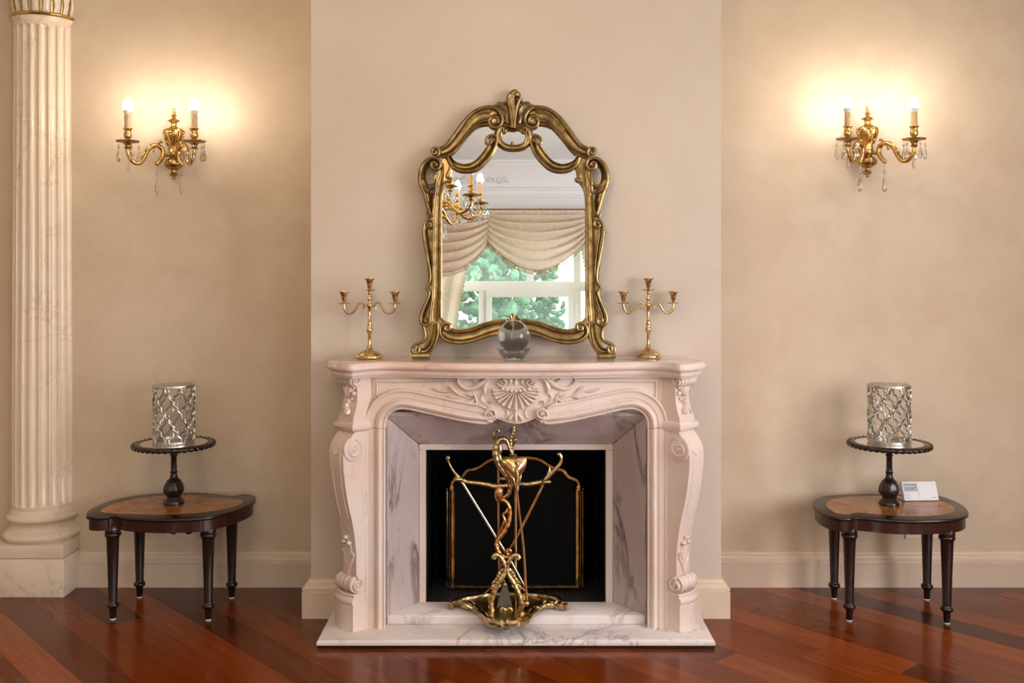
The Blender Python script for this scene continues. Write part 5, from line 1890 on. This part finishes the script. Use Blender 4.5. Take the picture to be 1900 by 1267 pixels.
def sconce(label, X, dzz):
    t = thing('wall_sconce', label, 'sconce', (X, YB - .0003, 2.104 + dzz), 'candle sconces on the wall', local=True)
    T_ = Matrix.Translation((0, -.07, 0))
    zb_ = lambda y: (650 - y) * KB
    up = [(0, 268), (17, 276), (19, 284), (12, 298), (14, 306), (22, 316), (20, 326), (12, 334), (30, 344), (33, 350), (16, 360), (20, 376), (62, 398), (66, 404), (40, 416), (30, 430), (27, 450), (42, 474), (84, 488), (100, 505), (106, 535), (98, 580), (72, 632), (54, 680), (50, 715), (58, 728), (0, 730)]
    bd = MB().lathe([(r * KB, zb_(y)) for r, y in reversed(up)], 32, T_, wob=lambda a, z, r: 1 + (.05 * math.cos(6 * a) if r > .02 else 0)).build('body', M['gilt'], t, angle=60)
    # strapwork shields on the vase
    sh3 = MB()
    for a0 in (-PI / 2, -PI / 2 - 1.5, -PI / 2 + 1.5):
        def on(a, y, r):
            return Vector((math.cos(a0 + a) * r * KB, -.07 + math.sin(a0 + a) * r * KB, zb_(y)))
        sh3.tube([on(*q) for q in cr([(0, 520, 108), (.22, 508, 108), (.42, 518, 108), (.40, 555, 106), (.26, 610, 88), (0, 668, 62), (-.26, 610, 88), (-.40, 555, 106), (-.42, 518, 108), (-.22, 508, 108)], 4, True)], 6 * KB, 7, closed=True)
        sh3.ball(on(0, 535, 104), (.008, .006, .008), 8, 6)
        sh3.ball(on(0, 558, 100), (.005, .005, .006), 8, 6)
        for s in (-1, 1):
            sh3.tube([on(*q) for q in cr([(s * .75, 500, 104), (s * .9, 540, 110), (s * .8, 600, 96), (s * .7, 640, 76)], 4)], 7 * KB, 6)
    sh3.build('strapwork', M['gilt'], bd)
    lo = [(0, 728), (60, 728), (64, 736), (62, 782), (48, 792), (46, 800), (84, 822), (100, 846), (102, 866), (88, 896), (50, 920), (26, 930), (30, 944), (24, 956), (46, 970), (50, 980), (26, 996), (12, 1004), (18, 1014), (14, 1024), (0, 1028)]
    MB().lathe([(r * KB, zb_(y)) for r, y in reversed(lo)], 32, T_, wob=lambda a, z, r: 1 + (.03 * math.cos(8 * a) if r > .03 else 0)).build('bowl', M['gilt_dark'], t, angle=60)
    MB().box(-.030, .030, -.068, 0, -.065, .012).build('wall_bracket', M['gilt_dark'], t, bevel=.006)
    MB().lathe([(0, 0), (.05, 0), (.05, .006), (.044, .012), (0, .014)], 28, Matrix.Translation((0, 0, -.025)) @ Matrix.Rotation(PI / 2, 4, 'X')).build('wall_rose', M['gilt_dark'], t)
    for s in (-1, 1):
        candle_arm(t, (s * .151, -.172), (0, -.07, 0), -.021, 1, 1.0, (M['gilt'], M['gilt_dark']), 5, M['bulb'], seed=1 + s)
    return t


sconce('gilt two-candle wall sconce with crystal drops nearest the column', -1.5955, 0)
sconce('gilt two-candle wall sconce with crystal drops above the thermostat table', 1.677, .010)

ch = thing('chandelier', 'gilt crystal chandelier with candle bulbs seen in the mirror', 'chandelier', (-.62, -2.8, 2.36), local=True)
MB().lathe([(0, -.22), (.012, -.20), (.03, -.17), (.018, -.14), (.05, -.10), (.065, -.06), (.03, -.02), (.022, .05), (.05, .10), (.03, .15), (.02, .25), (.035, .30), (.018, .36), (.012, .42), (0, .42)], 28).build('column', M['gilt'], ch, angle=60)
MB().tube([(0, 0, .41), (0, 0, ZT - 2.36 - .02)], .006, 8).build('rod', M['gilt_dark'], ch)
MB().lathe([(0, ZT - 2.36 - .05), (.03, ZT - 2.36 - .05), (.07, ZT - 2.36 - .01), (.07, ZT - 2.36), (0, ZT - 2.36)], 28).build('ceiling_rose', M['gilt'], ch)
for k in range(8):
    a = 2 * PI * (k + .72) / 8
    candle_arm(ch, (.40 * math.cos(a), .40 * math.sin(a)), (0, 0, -.03), 0.0, 1, 1.13, (M['gilt'], M['gilt_dark']), 7, M['bulb2'], seed=k)
for k in range(4):
    a = 2 * PI * (k + .25) / 4
    candle_arm(ch, (.20 * math.cos(a), .20 * math.sin(a)), (0, 0, .06), 0.0, 1, 1.1, (M['gilt'], M['gilt_dark']), 5, M['bulb2'], seed=10 + k)
for k in range(10):
    a = 2 * PI * k / 10
    crystal(ch, (.06 * math.cos(a), .06 * math.sin(a), -.08), 1.3, a)

# ================================================================ curtains of the window behind the camera
yc = YF + .13
rod = thing('curtain_rod', 'brown wooden curtain rod with rings seen in the mirror', 'curtain rod', (0.2, yc, 2.80))
MB().tube([(-1.75, yc, 2.80), (2.15, yc, 2.80)], .017, 12).build('pole', M['rodwood'], rod)
for x in (-1.75, 2.15):
    MB().ball((x, yc, 2.80), .035, 14, 10).build('finial', M['rodwood'], rod)
for x in (-1.6, 0.2, 2.0):
    MB().box(x - .012, x + .012, YF + .001, yc + .02, 2.775, 2.782).build('bracket', M['rodwood'], rod)
for k in range(24):
    x = -1.55 + 3.5 * k / 23
    MB().tube([(x, yc + .023 * math.cos(t), 2.795 + .023 * math.sin(t)) for t in [2 * PI * i / 14 for i in range(14)]], .003, 5, closed=True).build('ring', M['gilt_dark'], rod)


def swag(label, x0, x1, ztop, e0, e1, mid, yoff):
    t = thing('curtain_swag', label, 'curtain', ((x0 + x1) / 2, yc, ztop - .5), 'swags of the reflected window')
    nu, nv = 48, 64
    rows_ = []

    def pt(u, v):
        edge = e0 + (e1 - e0) * u
        drop = edge + (mid - edge) * math.sin(PI * u) ** .85
        w = .02 * v * (u - .5)
        fold = math.sin(2 * PI * (6.5 * v ** .9 + .25 * math.sin(PI * u))) * .045 * (.25 + .75 * math.sin(PI * u) ** .5) * min(1, v * 6)
        gath = math.sin(u * 2 * PI * 16) * .010 * max(0, 1 - v * 5)
        return Vector((x0 + (x1 - x0) * (u + w), yc + yoff + .03 + fold + gath + .05 * v * math.sin(PI * u), ztop - v * drop - .02 * math.sin(2 * PI * 6.5 * v) * math.sin(PI * u)))
    for j in range(nv + 1):
        rows_.append([pt(i / nu, j / nv) for i in range(nu + 1)])
    m_ = MB()
    m_.rings(rows_, closed=False, cap=(False, False))
    cl = m_.build('drapery', M['swag'], t, angle=80)
    f_ = MB()
    nb = 64
    for k in range(nb + 1):
        p = pt(k / nb, 1.0)
        f_.tube([p + Vector((0, .004, .004)), p + Vector((0, .004, -.022)), p + Vector((0, .004, -.045))], [.0025, .004, .0055], 5)
    f_.tube([pt(k / nb, 1.0) + Vector((0, .004, 0)) for k in range(nb + 1)], .006, 5)
    f_.build('bead_fringe', M['fringe'], cl)['kind'] = 'stuff'


swag('champagne satin curtain swag in the middle of the reflected window', -.235, .715, 2.79, .30, .30, .60, .035)
swag('champagne satin curtain swag left of the middle in the mirror', -1.22, -.215, 2.79, .60, .26, .62, .012)
swag('champagne satin curtain swag at the right edge of the mirror', .69, 1.70, 2.79, .26, .60, .62, .012)


def drape(label, xo, xi_top, xi_bot, sgn):
    t = thing('curtain_drape', label, 'curtain', ((xo + xi_top) / 2, YF + .08, 0.01))
    nu, nv = 60, 30
    rows_ = []

    def pt(u, v):
        z = 2.76 - v * 2.74
        xi = xi_top + (xi_bot - xi_top) * min(1, v / .55) ** 1.0
        if v > .55:
            xi = xi_bot + (xi_top - xi_bot) * .35 * ((v - .55) / .45)
        return Vector((xo + (xi - xo) * u, YF + .085 + .022 * math.sin(u * 2 * PI * 7), z))
    for j in range(nv + 1):
        rows_.append([pt(i / nu, j / nv) for i in range(nu + 1)])
    cl = MB().rings(rows_, closed=False, cap=(False, False)).build('drapery', M['swag'], t, angle=80)
    f_ = MB()
    for k in range(70):
        p = pt(1.0, k / 69)
        f_.ball(p + Vector((-sgn * .004, .004, 0)), (.006, .006, .012), 5, 4)
    f_.build('bead_fringe', M['fringe'], cl)['kind'] = 'stuff'


drape('cream drape hanging at the left of the reflected window', -1.45, -.36, -.62, -1)
drape('cream drape hanging at the right of the reflected window', 2.0, .62, .92, 1)
rows_ = []
for j in range(2):
    rows_.append([(-1.4 + 3.3 * i / 300, YF + .035 + .012 * math.sin(i * .42) + .006 * math.sin(i * .17), (2.74, .02)[j]) for i in range(301)])
tag(MB().rings(rows_, closed=False, cap=(False, False)).build('sheer_curtain', M['sheer'], angle=80), 'thin white tulle curtain across the reflected window', 'curtain')
